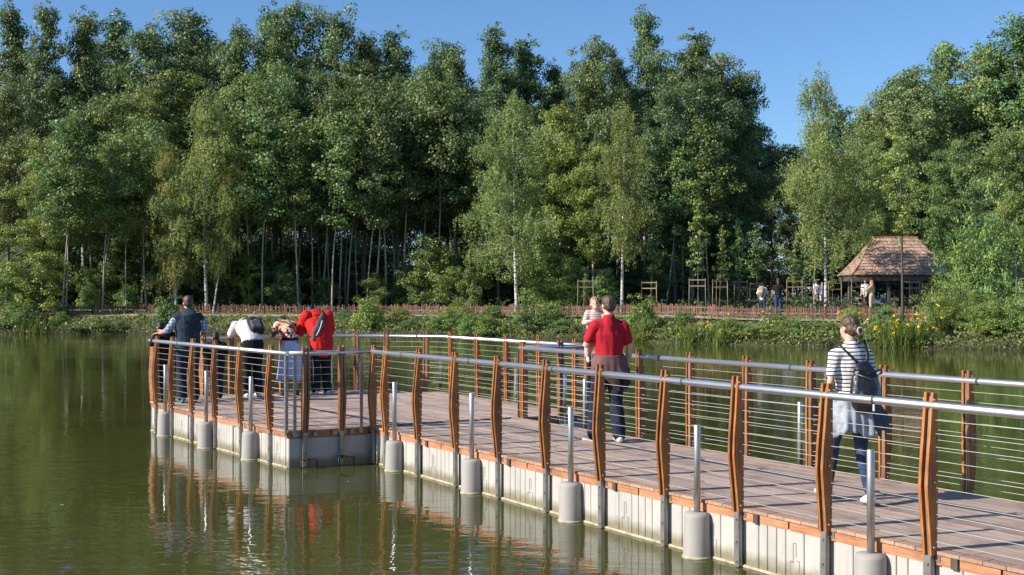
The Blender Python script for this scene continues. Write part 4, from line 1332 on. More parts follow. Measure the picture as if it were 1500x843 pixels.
class Figure:
    def __init__(s, label, loc, rz, H, pose=None, build=1.0, fem=False, voxel=.010, head=(0, 0, 0), skin='skin', group=None, headk=1.0, hand_dir=None):
        s.k = H / 1.75; s.J = {a: V3(b) for a, b in BASE.items()}
        for a, b in (pose or {}).items(): s.J[a] = V3(b)
        s.b = build; s.fem = fem; s.vx = voxel; s.hk = headk
        s.root = empty('person', loc, rz, label, 'person', group)
        s.HM = Matrix.Translation(s.J['head'] * s.k) @ Matrix.Rotation(head[0], 4, 'Z') @ Matrix.Rotation(head[1], 4, 'X') @ Matrix.Rotation(head[2], 4, 'Y') @ Matrix.Scale(s.k * headk, 4)
        s.hand_dir = hand_dir or {}
        s.skin = M[skin]
        s.body = fuse('body', s._body, s.skin, voxel, s.root, smooth=2)
        # eyes and mouth
        for x in (-.031, .031):
            bm = bmesh.new(); ball(bm, (x, .083, .0), (.012, .010, .008), s.HM, 8)
            obj('eye', bm, M['eye'], s.root, smooth=True)
        bm = bmesh.new(); ball(bm, (0, .094, -.062), (.022, .008, .007), s.HM, 10)
        obj('mouth', bm, M['lip'], s.root, smooth=True)
    def torso(s, bm, g=0.0, z0=0, seg=16, sh=True, cut_low=None, low_ext=0.0):
        J, k, b = s.J, s.k, s.b
        hip = J['pelvis'] + Vector((0, 0, -.05)); 
        if s.fem: R_ = [(.150, .115), (.163, .12), (.128, .095), (.145, .105), (.165, .112), (.135, .085), (.06, .062)]
        else:     R_ = [(.150, .115), (.160, .12), (.150, .110), (.168, .120), (.188, .125), (.150, .090), (.066, .066)]
        pts = [hip, J['pelvis'] + (J['waist'] - J['pelvis']) * .3, J['waist'], J['waist'].lerp(J['chest'], .55), J['chest'], J['chest'].lerp(J['neck'], .72), J['neck']]
        if low_ext: pts[0] = pts[0] - (pts[1] - pts[0]).normalized() * low_ext
        if cut_low is not None:
            pts = pts[cut_low:]; R_ = R_[cut_low:]
        if g > 0:                       # a collar sits at the base of the neck
            pts[-1] = J['neck'].lerp(J['chest'], .09); R_[-1] = (.072, .070)
        tube(bm, [p * k for p in pts], [((r0 * b + g) * k, (r1 * b + g) * k) for r0, r1 in R_], seg, side=(1, 0, 0), dome=True)
        if sh:
            for a in 'LR':
                tube(bm, [J['chest'].lerp(J['neck'], .5) * k, J['sh' + a] * k], [(.08 + g) * k, (.058 * b + g * .8) * k], 12, dome=True)
                tube(bm, [J['chest'].lerp(J['neck'], .93 if g == 0 else .87) * k, J['sh' + a].lerp(J['neck'], .45) * k, J['sh' + a] * k], [(.048 + g * .6) * k, (.046 + g * .6) * k, (.040 + g * .6) * k], 10, dome=True)
    def arm(s, bm, a, g=0.0, t1=2.0):
        """t1: how far down the arm (1 = elbow, 2 = wrist)"""
        J, k, b = s.J, s.k, s.b
        S_, E_, W_ = J['sh' + a], J['el' + a], J['wr' + a]
        pts = [S_, S_.lerp(E_, .35), S_.lerp(E_, .7), E_, E_.lerp(W_, .3), E_.lerp(W_, .65), W_]
        rr = [.058, .050, .045, .039, .041, .034, .026]
        n = 7 if t1 >= 2 else (4 if t1 >= 1 else 3)
        pts = pts[:n]; rr = rr[:n]
        if t1 < 1: pts[-1] = S_.lerp(E_, t1)
        bb = b * (.88 if s.fem else 1)
        tube(bm, [p * k for p in pts], [(r * bb + g) * k for r in rr], 12, dome=True)
    def leg(s, bm, a, g=0.0, flare=0.0, t=1.0):
        J, k, b = s.J, s.k, s.b
        H_, K_, A_ = J['hip' + a], J['kn' + a], J['an' + a]
        pts = [H_ + Vector((0, 0, .03)), H_.lerp(K_, .3), H_.lerp(K_, .7), K_, K_.lerp(A_, .3), K_.lerp(A_, .7), K_.lerp(A_, t) if t < 1 else A_]
        rr = [.088, .083, .066, .053, .055, .043, .034]
        tube(bm, [p * k for p in pts], [(r * b + g + flare * max(0, i - 3) / 3) * k for i, r in enumerate(rr)], 14, dome=True)
    def foot(s, bm, a, g=0.0):
        J, k = s.J, s.k
        A_ = J['an' + a]; d = J['toe' + a].normalized()
        heel = A_ + Vector((0, 0, -.045)) - d * .045
        tube(bm, [p * k for p in (heel, A_ + Vector((0, 0, -.04)) + d * .03, A_ + Vector((0, 0, -.052)) + d * .11, A_ + Vector((0, 0, -.062)) + d * .165)],
             [((.030 + g) * k, (.034 + g) * k), ((.036 + g) * k, (.040 + g) * k), ((.042 + g) * k, (.026 + g) * k), ((.032 + g) * k, (.016 + g) * k)], 12,
             side=(d.y, -d.x, 0), dome=True)
        tube(bm, [A_ * k, (A_ + Vector((0, 0, -.05))) * k], [(.034 + g) * k] * 2, 10, dome=True)
    def hand(s, bm, a):
        J, k = s.J, s.k
        W_ = J['wr' + a]; d = (W_ - J['el' + a]).normalized()
        if a in s.hand_dir: d = Vector(s.hand_dir[a]).normalized()
        sg = -1 if a == 'L' else 1
        side = Vector((0, 1, 0)) - d * d.y          # palm width runs fore and aft on a hanging arm
        if side.length < .2: side = Vector((1, 0, 0)) - d * d.x
        side.normalize(); nrm_ = d.cross(side).normalized()
        q = Vector((-sg, 0, -.3)); nrm_ = nrm_ if nrm_.dot(q) > 0 else -nrm_      # palm faces in
        tube(bm, [(W_ - d * .01) * k, (W_ + d * .045) * k, (W_ + d * .088) * k], [(.026 * k, .019 * k), (.040 * k, .017 * k), (.040 * k, .013 * k)], 12, side=side, dome=True)
        for i, (o, L) in enumerate(((.030, .066), (.010, .074), (-.010, .070), (-.029, .056))):
            p0 = W_ + d * .085 + side * o
            p1 = p0 + d * L * .45 + nrm_ * .006; p2 = p1 + d * L * .30 + nrm_ * .016; p3 = p2 + d * L * .20 + nrm_ * .020
            tube(bm, [x * k for x in (p0 - d * .02, p1, p2, p3)], [.0095 * k, .009 * k, .0082 * k, .007 * k], 8, dome=True)
        p0 = W_ + d * .022 + side * .030; p1 = p0 + d * .028 + side * .024 + nrm_ * .010; p2 = p1 + d * .028 + side * .006 + nrm_ * .012
        tube(bm, [x * k for x in (p0 - side * .012, p1, p2)], [.0125 * k, .011 * k, .009 * k], 8, dome=True)
    def _body(s, bm):
        J, k = s.J, s.k
        s.torso(bm)
        for a in 'LR':
            s.arm(bm, a); s.leg(bm, a); s.foot(bm, a); s.hand(bm, a)
        hd = s.HM.translation
        tube(bm, [J['neck'] * k - Vector((0, 0, .03 * k)), J['neck'] * k * .5 + hd * .5, hd - Vector((0, 0, .02)) * k], [.058 * s.b * k, .052 * s.b * k, .052 * k], 12)
        ball(bm, (0, -.012, .030), (.074, .094, .084), s.HM)
        ball(bm, (0, .024, -.045), (.056, .066, .070), s.HM)
        ball(bm, (0, .045, -.020), (.058, .050, .055), s.HM)
        ball(bm, (0, .060, -.088), (.026, .024, .020), s.HM)
        ball(bm, (0, .098, -.026), (.012, .018, .020), s.HM, 8)
        ball(bm, (0, .088, .000), (.010, .012, .026), s.HM, 8)
        for x in (-1, 1):
            ball(bm, (x * .074, -.005, -.012), (.012, .021, .032), s.HM, 10)
    # ---- clothes
    def wear(s, name, build, mat, fold=.006, fs=(9, 9, 4), smooth=3, vx=None):
        return fuse(name, build, mat, vx or s.vx * 1.1, s.root, smooth, fold, fs, seed=random.uniform(0, 30))
    def shirt(s, mat, sleeve=.62, g=.016, hem=.02, name='shirt', fold=.006):
        def b(bm):
            s.torso(bm, g, low_ext=hem)
            for a in 'LR': s.arm(bm, a, g + .002, sleeve)
        return s.wear(name, b, mat, fold)
    def trousers(s, mat, g=.014, flare=.012, t=.96, name='trousers', fold=.006):
        def b(bm):
            J, k = s.J, s.k
            for a in 'LR': s.leg(bm, a, g, flare, t)
            tube(bm, [(J['pelvis'] - Vector((0, 0, .06))) * k, (J['pelvis'] + Vector((0, 0, .03))) * k, J['pelvis'].lerp(J['waist'], .30) * k],
                 [((.150 * s.b + g) * k, (.118 * s.b + g) * k), ((.158 * s.b + g) * k, (.118 * s.b + g) * k), ((.150 * s.b + g) * k, (.11 * s.b + g) * k)], 16, dome=True)
        return s.wear(name, b, mat, fold, (11, 11, 7))
    def shoes(s, mat):
        for a in 'LR':
            fuse('shoe', lambda bm: s.foot(bm, a, .010), mat, s.vx * .9, s.root, 2)
    def hair(s, mat, kind='short'):
        def b(bm):
            ball(bm, (0, -.022, .040), (.083, .098, .086), s.HM)
            ball(bm, (0, -.052, -.005), (.076, .066, .075), s.HM)
            if kind == 'short':
                ball(bm, (0, .03, .085), (.066, .060, .040), s.HM)
            if kind == 'long':
                tube(bm, [s.HM @ Vector((0, -.06, 0)), s.HM @ Vector((0, -.09, -.12)), s.HM @ Vector((0, -.09, -.26))], [(.085 * s.k, .06 * s.k), (.09 * s.k, .05 * s.k), (.06 * s.k, .03 * s.k)], 14, dome=True)
            if kind == 'bun':
                ball(bm, (0, -.122, -.030), (.036, .034, .036), s.HM); ball(bm, (0, -.10, -.02), (.05, .04, .05), s.HM)
        o = fuse('hair', b, mat, max(.006, s.vx * .8), s.root, 2, .007, (55, 55, 14))
        return o
    def shell(s, name, mat, rings, a0=0.0, a1=2 * math.pi, n=48, wave=.012, waves=9, seed=0.0, thick=.006):
        """a hanging cloth: rings = (centre, r_side, r_other); the lower rows ripple"""
        q = random.Random(seed)
        bm = bmesh.new(); outer = []; inner = []
        ph = q.uniform(0, 6); m = len(rings); sub = 5
        rows = []
        for i in range(m - 1):
            for j in range(sub): rows.append((i, j / sub))
        rows.append((m - 2, 1.0))
        full = a1 - a0 > 6.28
        cnt = n if full else n + 1
        for i, f in rows:
            (c0, x0, y0), (c1, x1, y1) = rings[i], rings[i + 1]
            c = Vector(c0).lerp(Vector(c1), f); rx = x0 + (x1 - x0) * f; ry = y0 + (y1 - y0) * f
            t = (i + f) / (m - 1)
            ro, ri = [], []
            for k in range(cnt):
                a = a0 + (a1 - a0) * k / n
                rp_ = wave * t * (math.sin(waves * a + ph + 1.3 * math.sin(2 * a)) + .5 * math.sin(2.3 * waves * a + ph * 2))
                hem = (.030 * math.sin(3 * a + ph) + .014 * math.sin(11 * a)) * t
                for lst, off in ((ro, 0), (ri, -thick)):
                    lst.append(bm.verts.new(((c.x + math.cos(a) * (rx + rp_ + off)) * s.k, (c.y + math.sin(a) * (ry + rp_ + off)) * s.k, (c.z + hem) * s.k)))
            outer.append(ro); inner.append(ri)
        L = len(outer)
        for i in range(L - 1):
            for k in range(cnt if full else cnt - 1):
                k2 = (k + 1) % cnt
                bm.faces.new((outer[i][k], outer[i][k2], outer[i + 1][k2], outer[i + 1][k]))
                bm.faces.new((inner[i][k2], inner[i][k], inner[i + 1][k], inner[i + 1][k2]))
        for k in range(cnt if full else cnt - 1):
            k2 = (k + 1) % cnt
            bm.faces.new((outer[0][k2], outer[0][k], inner[0][k], inner[0][k2]))
            bm.faces.new((outer[-1][k], outer[-1][k2], inner[-1][k2], inner[-1][k]))
        if not full:
            for e in (0, cnt - 1):
                for i in range(L - 1):
                    bm.faces.new((outer[i][e], outer[i + 1][e], inner[i + 1][e], inner[i][e]))
        return obj(name, bm, mat, s.root, smooth=True)

def deck_at(px, yfoot):
    Z = 1900 * (2.33 - ZD) / (yfoot - 431)
    return Vector(((px - 750) / 1900 * Z, Z, ZD))

# ---------------------------------------------------------------- the woman in stripes
WP = Vector((2.98, 11.30, ZD)); WR = R(13)
wm = Figure('woman walking away in a striped t-shirt and jeans, denim jacket tied round her hips', WP, WR, 1.63, dict(
    pelvis=(0, .06, .925), waist=(0, .07, 1.07), hipL=(-.088, .07, .91), hipR=(.088, .05, .91),
    knL=(-.055, .31, .535), anL=(-.10, .34, .10), knR=(.085, .03, .49), anR=(.075, -.17, .105), toeL=(-.15, 1, .10), toeR=(.12, 1, -.08),
    chest=(0, .075, 1.29), neck=(0, .065, 1.475), head=(0, .10, 1.635), shL=(-.160, .07, 1.382), shR=(.160, .065, 1.382),
    elL=(-.225, .03, 1.14), wrL=(-.215, .20, .955), elR=(.222, .05, 1.14), wrR=(.20, .26, 1.02)), .93, True, .0075, (R(16), R(-6), 0), 'skin_fair')
wm.shirt(M['stripe_tee'], .70, .015, .0, 't_shirt', .008)
wm.trousers(M['jeans_blue'], .010, .004, .97, 'jeans')
wm.shoes(M['canvas_white'])
wm.hair(M['hair_brown'], 'bun')
bm = bmesh.new()
for i in range(9):
    a = i / 9 * 6.283
    ball(bm, (math.cos(a) * .026, -.138, -.034 + math.sin(a) * .026), .012, wm.HM, 8)
obj('scrunchie', bm, simple('pink_scrunchie', (.65, .42, .36)), wm.root, smooth=True)
wm.shell('denim_jacket', M['denim_pale'], [((0, .07, 1.03), .150, .128), ((.0, .06, .96), .176, .155), ((-.005, .035, .80), .194, .178), ((-.015, .02, .66), .190, .185)], R(125), R(380), 60, .032, 6, 3)
def jk(bm):
    k = wm.k
    tube(bm, [Vector(p) * k for p in ((.12, .02, .99), (.19, -.02, .89), (.27, -.05, .78), (.335, -.05, .65))], [(.05 * k, .030 * k), (.095 * k, .020 * k), (.085 * k, .014 * k), (.012 * k, .008 * k)], 12, dome=True)
    tube(bm, [Vector(p) * k for p in ((.12, -.02, .97), (.17, -.06, .85), (.21, -.08, .74), (.22, -.08, .63))], [(.05 * k, .022 * k), (.075 * k, .018 * k), (.06 * k, .012 * k), (.014 * k, .008 * k)], 12, dome=True)
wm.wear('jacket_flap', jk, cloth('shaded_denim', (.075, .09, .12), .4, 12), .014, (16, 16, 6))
def jk(bm):
    k = wm.k
    tube(bm, [Vector(p) * k for p in ((-.15, .07, 1.0), (0, .21, .985), (.15, .08, 1.0))], [.03 * k] * 3, 10, dome=True)
    for x in (-.04, .04):
        tube(bm, [Vector(p) * k for p in ((x * .3, .215, .985), (x, .24, .88), (x * 1.8, .225, .74))], [.028 * k, .034 * k, .03 * k], 10, dome=True)
wm.wear('jacket_sleeves', jk, M['denim_pale'], .008)
# her backpack
WM = Matrix.Translation(WP) @ Matrix.Rotation(WR, 4, 'Z')
bp = empty('backpack', WM @ Vector((.05, -.09, .845)), WR, 'small black leather backpack with drawstring flap, hung on one shoulder of the woman in stripes', 'backpack')
def bk(bm):
    tube(bm, [(0, -.01, .02), (0, -.02, .12), (0, -.01, .26), (0, .015, .36)], [(.125, .075), (.145, .085), (.125, .070), (.075, .040)], 16, dome=True)
    ball(bm, (0, -.075, .10), (.095, .045, .085))
fuse('bag', bk, M['leather'], .008, bp, 2, .006, (14, 14, 10))
bm = bmesh.new()
tube(bm, [(-.13, -.06, .30), (0, -.105, .25), (.13, -.06, .30), (.13, -.055, .33), (0, -.095, .30), (-.13, -.055, .33), (-.13, -.06, .30)], [.010] * 7, 8)
obj('flap_trim', bm, M['leather'], bp, smooth=True)
for sgn, pts in ((-1, [(-.03, .015, .36), (-.12, .075, .47), (-.19, .155, .565), (-.19, .24, .545), (-.165, .285, .44), (-.155, .26, .25), (-.16, .16, .10), (-.11, .03, .06)]),
                 (1, [(.03, .015, .36), (.07, .065, .46), (.08, .15, .575), (.075, .25, .535), (.08, .29, .42), (.10, .26, .25), (.155, .15, .10), (.11, .03, .06)])):
    bm = bmesh.new(); tube(bm, pts, [(.014, .004)] * len(pts), 8, side=(1, 0, 0))
    obj('strap', bm, M['leather'], bp, smooth=True)
bm = bmesh.new(); tube(bm, [(.02, -.125, .06), (.02, -.128, -.015)], [.008, .011], 8, dome=True)
obj('tassel', bm, M['canvas_white'], bp)

# ---------------------------------------------------------------- the man with the baby
MP = Vector((1.19, 15.95, ZD)); MR = R(14)
mn = Figure('man in a red t-shirt and dark jeans carrying a baby on his left arm', MP, MR, 1.80, dict(
    knL=(-.12, .13, .50), anL=(-.15, .12, .085), knR=(.105, .04, .49), anR=(.11, -.06, .095), toeL=(-.45, 1, 0), toeR=(.1, 1, 0),
    shL=(-.178, -.005, 1.385), shR=(.178, -.005, 1.383),
    elL=(-.275, .03, 1.165), wrL=(-.09, .30, 1.165), elR=(.255, -.03, 1.13), wrR=(.245, .07, .89)), 1.04, False, .0085, (R(6), R(-4), 0), 'skin_fair', hand_dir=dict(L=(1, .35, .05)))
mn.shirt(M['red_shirt'], .66, .016, .03, 't_shirt', .011)
mn.trousers(M['jeans_dark'], .026, .022, .99, 'jeans', .008)
mn.shoes(M['canvas_white'])
mn.hair(M['hair_brown'], 'short')
mn.shell('tied_jacket', M['mauve'], [((0, .0, 1.045), .192, .152), ((0, -.005, .97), .210, .168), ((0, -.01, .87), .222, .178), ((.03, -.015, .80), .222, .182)], R(165), R(390), 54, .012, 7, 5)
def jk(bm):
    k = mn.k
    tube(bm, [Vector(p) * k for p in ((-.05, -.150, .90), (-.02, -.172, .80), (.05, -.175, .69), (.075, -.17, .63))], [(.11 * k, .014 * k), (.09 * k, .013 * k), (.045 * k, .012 * k), (.012 * k, .01 * k)], 12, dome=True)
mn.wear('jacket_tail', jk, M['mauve'], .006)
def jk(bm):
    k = mn.k
    tube(bm, [Vector(p) * k for p in ((.17, -.02, 1.0), (.22, -.05, .86), (.215, -.07, .72), (.19, -.07, .66))], [.03 * k, .04 * k, .036 * k, .025 * k], 12, dome=True)
    tube(bm, [Vector(p) * k for p in ((-.18, .02, 1.03), (0, .17, 1.02), (.18, .02, 1.03))], [.03 * k] * 3, 10, dome=True)
mn.wear('jacket_sleeve', jk, M['charcoal'], .008)
# the baby he holds
MM = Matrix.Translation(MP) @ Matrix.Rotation(MR, 4, 'Z')
bb = Figure('baby in a striped top sucking a dummy, on the arm of the red-shirted man', MM @ Vector((-.105, .235, 1.095)), MR + R(172), .80, dict(
    pelvis=(0, 0, .42), waist=(0, 0, .58), chest=(0, .0, .92), neck=(0, .02, 1.13), head=(0, .03, 1.33),
    shL=(-.19, .0, 1.07), shR=(.19, .0, 1.07), elL=(-.33, .20, .86), wrL=(-.22, .40, .94), elR=(.31, .15, .80), wrR=(.20, .34, .86),
    hipL=(-.10, 0, .40), hipR=(.10, 0, .40), knL=(-.20, .20, .30), anL=(-.17, .12, -.02), knR=(.20, .18, .30), anR=(.21, .10, -.06), toeL=(0, .6, -.6), toeR=(0, .6, -.6)),
    1.28, False, .008, (R(-6), R(4), R(4)), 'skin_fair', headk=1.62)
bb.shirt(M['baby_stripe'], 2.0, .022, .02, 'jumper', .004)
bb.trousers(cloth('cream_leggings', (.62, .48, .42)), .042, 0, 1.0, 'leggings', .004)
for a in 'LR':
    fuse('sock', lambda bm: bb.foot(bm, a, .012), M['white'], .008, bb.root, 2)
bb.hair(M['hair_fair'], 'thin')
bm = bmesh.new(); ball(bm, (0, .108, -.062), (.030, .012, .022), bb.HM, 12); ball(bm, (0, .118, -.062), (.014, .012, .012), bb.HM, 10)
obj('dummy', bm, simple('pale_blue_dummy', (.45, .52, .66), rough=.35), bb.root, smooth=True)

# ---------------------------------------------------------------- the group at the end of the platform
hd = math.atan2(0.40, 0.92)
lm = Figure('man in a dark hooded vest over a pale plaid shirt at the platform corner', (-5.43, 21.75, ZD), hd, 1.79, dict(
    elL=(-.33, .02, 1.19), wrL=(-.415, .25, 1.14), elR=(.30, .03, 1.17), wrR=(.24, .24, 1.10), knL=(-.10, .03, .5), anL=(-.10, -.03, .085), anR=(.12, .06, .085)), 1.04, False, .010, (R(4), R(-5), 0), 'skin', hand_dir=dict(L=(-.7, .6, -.05), R=(-.3, .9, .1)))
lm.shirt(M['plaid'], 1.9, .016, .04, 'plaid_shirt', .006)
def vest(bm):
    lm.torso(bm, .036, low_ext=.03)
lm.wear('vest', vest, M['teal'], .009, (5, 5, 16))
def hood(bm):
    k = lm.k
    tube(bm, [Vector(p) * k for p in ((0, -.09, 1.49), (0, -.165, 1.42), (0, -.175, 1.33), (0, -.16, 1.27))], [(.12 * k, .05 * k), (.135 * k, .06 * k), (.11 * k, .045 * k), (.05 * k, .03 * k)], 14, dome=True)
lm.wear('hood', hood, M['teal'], .008)
lm.trousers(M['jeans_dark'], .022, .018, .98, 'trousers')
lm.shoes(simple('teal_trainers', (.10, .19, .22), rough=.6))
lm.hair(M['hair_brown'], 'short')

k1 = Figure('dark-haired child in dark clothes leaning over the rail left of the man in the vest', (-5.82, 21.95, ZD), hd + .35, 1.40, dict(
    chest=(0, .10, 1.27), neck=(0, .19, 1.44), head=(-.02, .30, 1.57), waist=(0, .03, 1.08), shL=(-.18, .17, 1.40), shR=(.18, .17, 1.40), elL=(-.22, .30, 1.22), wrL=(-.08, .44, 1.22), elR=(.22, .30, 1.22), wrR=(.08, .44, 1.22)), 1.0, False, .010, (0, R(-28), 0), 'skin')
k1.shirt(M['black'], 1.9, .024, .05, 'jacket'); k1.trousers(M['charcoal'], .02, .012); k1.shoes(M['shoe_dark']); k1.hair(M['hair_dark'], 'short')

k2 = Figure('small child in black with a pale reflective band, right of the man in the vest', P(-7.05, -.52, ZD), hd - .2, 1.17, dict(
    elL=(-.26, .10, 1.20), wrL=(-.20, .26, 1.30), elR=(.26, .10, 1.20), wrR=(.20, .26, 1.30), head=(0, .05, 1.60)), 1.30, False, .010, (R(10), R(-12), 0), 'skin', headk=1.18)
k2.shirt(M['black'], 1.9, .04, .10, 'jacket'); k2.trousers(M['charcoal'], .03, .014); k2.shoes(M['shoe_dark']); k2.hair(M['hair_dark'], 'short')
k2.shell('reflective_band', M['white'], [((0, .002, 1.035), .222, .178), ((0, .002, 1.0), .224, .180)], n=32, wave=0, thick=.004)

# faces the water; bent forward with the forearms on the rail
ANG = math.atan2(0.495, 0.869)
BEND = dict(pelvis=(0, -.10, .93), waist=(0, -.02, 1.06), chest=(0, .16, 1.19), neck=(0, .34, 1.27), head=(0, .47, 1.25), shL=(-.185, .29, 1.25), shR=(.185, .29, 1.25),
            elL=(-.245, .42, 1.06), wrL=(-.10, .56, 1.06), elR=(.245, .42, 1.06), wrR=(.10, .56, 1.06), hipL=(-.088, -.10, .91), hipR=(.088, -.10, .91), knL=(-.10, -.08, .49), knR=(.10, -.05, .49), anL=(-.11, -.10, .085), anR=(.12, -.08, .085))
fp = P(-7.38, .22, ZD)
w1 = Figure('person in a white t-shirt and black trousers with a backpack, bent over the end rail', fp, ANG, 1.76, BEND, 1.03, False, .010, (0, R(-50), 0), 'skin_fair', hand_dir=dict(L=(1, .4, 0), R=(-1, .4, 0)))
w1.shirt(M['white'], .75, .026, -.06, 't_shirt', .008); w1.trousers(M['black'], .024, .016); w1.shoes(M['canvas_white']); w1.hair(M['hair_brown'], 'short')
W1 = Matrix.Translation(fp) @ Matrix.Rotation(ANG, 4, 'Z')
pk = empty('backpack', W1 @ Vector((.05, -.03, 1.13)), ANG, 'black backpack with a grey front pocket on the back of the bent person in white', 'backpack')
def bk(bm):
    T = Matrix.Translation((.04, .05, .13)) @ Matrix.Rotation(R(-50), 4, 'X')
    b2 = bmesh.new(); box(b2, (0, 0, -.02), (.27, .17, .36), bev=.045); box(b2, (0, 0, .15), (.20, .13, .12), bev=.04)
    b2.transform(T); me = bpy.data.meshes.new('t'); b2.to_mesh(me); b2.free(); bm.from_mesh(me); bpy.data.meshes.remove(me)
fuse('bag', bk, M['charcoal'], .010, pk, 3, .007)
b2 = bmesh.new(); box(b2, (-.03, -.10, -.08), (.19, .06, .20), bev=.022); b2.transform(Matrix.Translation((.04, .05, .13)) @ Matrix.Rotation(R(-50), 4, 'X'))
obj('pocket', b2, M['grey_bag'], pk)
b2 = bmesh.new(); tube(b2, [(-.11, -.135, -.02), (-.03, -.137, .0), (.05, -.135, -.02)], [.005] * 3, 6); tube(b2, [(-.02, -.09, .19), (0, -.12, .23), (.02, -.09, .19)], [.007] * 3, 6); b2.transform(Matrix.Translation((.04, .05, .13)) @ Matrix.Rotation(R(-50), 4, 'X'))
obj('zip', b2, M['canvas_white'], pk)
for x in (-.12, .12):
    bm = bmesh.new(); tube(bm, [(x, .22, .27), (x * 1.1, .36, .23), (x * 1.3, .40, .12), (x * 1.5, .28, -.04), (x * 1.2, .05, -.05)], [(.022, .006)] * 5, 8)
    obj('strap', bm, M['canvas_white'], pk, smooth=True)

BG = dict(BEND); BG.update(neck=(0, .27, 1.37), head=(0, .41, 1.36), chest=(0, .11, 1.25), shL=(-.165, .21, 1.33), shR=(.165, .21, 1.33), elL=(-.22, .38, 1.10), elR=(.22, .38, 1.10))
w2 = Figure('girl in a floral top and a long pale blue skirt bent over the end rail', P(-7.36, .93, ZD), ANG, 1.66, BG, .92, True, .010, (0, R(-50), 0), 'skin', hand_dir=dict(L=(1, .4, 0), R=(-1, .4, 0)))
w2.shirt(M['floral'], .9, .022, -.02, 'floral_top', .006)
w2.hair(M['hair_dark'], 'bun'); w2.shoes(M['shoe_dark'])
w2.shell('skirt', M['skirt'], [((0, -.06, 1.04), .150, .125), ((0, -.09, .93), .178, .152), ((0, -.09, .65), .215, .195), ((0, -.09, .30), .255, .235)], n=64, wave=.022, waves=8, seed=8)
w2.shell('waistband', M['black'], [((0, -.035, 1.10), .152, .130), ((0, -.06, 1.03), .158, .134)], n=40, wave=0)

BR = dict(BEND); BR.update(waist=(0, -.05, 1.08), chest=(0, .09, 1.26), neck=(0, .24, 1.39), head=(-.03, .36, 1.45), shL=(-.20, .14, 1.39), shR=(.20, .14, 1.39), elL=(-.215, .34, 1.12), elR=(.30, .27, 1.13), wrL=(-.12, .54, 1.07), wrR=(.16, .54, 1.07))
rp_ = P(-7.33, 1.50, ZD)
w3 = Figure('broad person in a bright red hooded sweatshirt and black trousers leaning on the end rail', rp_, ANG, 1.78, BR, 1.0, False, .010, (0, R(-40), 0), 'skin', hand_dir=dict(L=(1, .4, 0), R=(-1, .4, 0)))
w3.shirt(M['red_hood'], 1.9, .058, .07, 'sweatshirt', .010); w3.trousers(M['black'], .03, .020); w3.shoes(M['canvas_white']); w3.hair(M['hair_dark'], 'short')
def hood(bm):
    k = w3.k
    tube(bm, [Vector(p) * k for p in ((0, .25, 1.47), (0, .13, 1.46), (0, .03, 1.40), (0, -.01, 1.31))], [(.11 * k, .05 * k), (.14 * k, .06 * k), (.13 * k, .05 * k), (.06 * k, .03 * k)], 14, dome=True)
w3.wear('hood', hood, M['red_hood'], .008)
bm = bmesh.new()
for x in (-.19, .19): tube(bm, [(x * 1.02, -.11, .88), (x * .92, -.14, .5), (x * .9, -.15, .2)], [(.008, .004)] * 3, 6)
obj('trouser_stripe', bm, M['white'], w3.root)
W3 = Matrix.Translation(rp_) @ Matrix.Rotation(ANG, 4, 'Z')
sb = empty('sling_bag', W3 @ Vector((-.055, -.085, 1.20)), ANG, 'grey sling bag worn slantwise on the back of the red sweatshirt', 'bag')
def bk(bm):
    tube(bm, [(-.12, -.10, -.20), (-.08, -.10, -.08), (.02, -.05, .08), (.08, .02, .22), (.11, .08, .28)], [(.040, .030), (.078, .045), (.080, .045), (.045, .03), (.02, .012)], 12, dome=True)
fuse('bag', bk, M['grey_bag'], .009, sb, 2, .005)
bm = bmesh.new(); tube(bm, [(-.10, -.155, -.13), (-.05, -.155, -.05), (.0, -.125, .05), (.05, -.065, .14)], [.009] * 4, 6); obj('zip', bm, M['canvas_white'], sb)
bm = bmesh.new(); tube(bm, [(.10, .07, .22), (.10, .17, .27), (.06, .30, .24), (-.06, .36, .05), (-.22, .20, -.06), (-.24, .05, -.12), (-.10, -.06, -.16)], [(.016, .005)] * 7, 8); obj('strap', bm, M['grey_bag'], sb, smooth=True)

# ---------------------------------------------------------------- strollers on the far footpath
def gz(x, y): return float(ground_z(x, y)) + .1
def far_person(px, Y, rz, H, label, top, legs, hair, kind='short', pose=None, sleeve=.65, shoes='shoe_dark', skirt=None, fem=False):
    x = at(px, Y)
    f = Figure(label, (x, Y, gz(x, Y)), rz, H, pose, 1.0, fem, .017, (0, 0, 0), 'skin')
    f.shirt(M[top], sleeve, .02, .02, 'top'); f.trousers(M[legs], .018, .01); f.shoes(M[shoes]); f.hair(M[hair], kind)
    return f
WALK = dict(knL=(-.1, .16, .5), anL=(-.1, .20, .09), knR=(.1, .0, .49), anR=(.1, -.22, .12), elL=(-.25, -.10, 1.15), wrL=(-.24, .0, .92), elR=(.25, .06, 1.15), wrR=(.24, .2, .95))
s1 = far_person(1117, 66.5, R(-28), 1.66, 'stroller in a white top and jeans with a khaki rucksack on the far path', 'white', 'jeans_blue', 'hair_dark', 'short', WALK, 1.9)
MX = Matrix.Translation(s1.root.location) @ Matrix.Rotation(R(-28), 4, 'Z')
rk = empty('rucksack', MX @ Vector((0, -.17, 1.0)), R(-28), 'khaki rucksack on the back of the stroller in white on the far path', 'rucksack')
fuse('bag', lambda bm: tube(bm, [(0, -.02, .0), (0, -.06, .15), (0, -.04, .32), (0, 0, .42)], [(.15, .10), (.18, .13), (.165, .11), (.10, .06)], 14, dome=True), M['khaki'], .015, rk, 2, .01)
fuse('flap', lambda bm: tube(bm, [(0, -.15, .08), (0, -.18, .16), (0, -.15, .25)], [(.10, .02), (.11, .03), (.08, .02)], 12, dome=True), M['beige'], .012, rk, 1, .004)
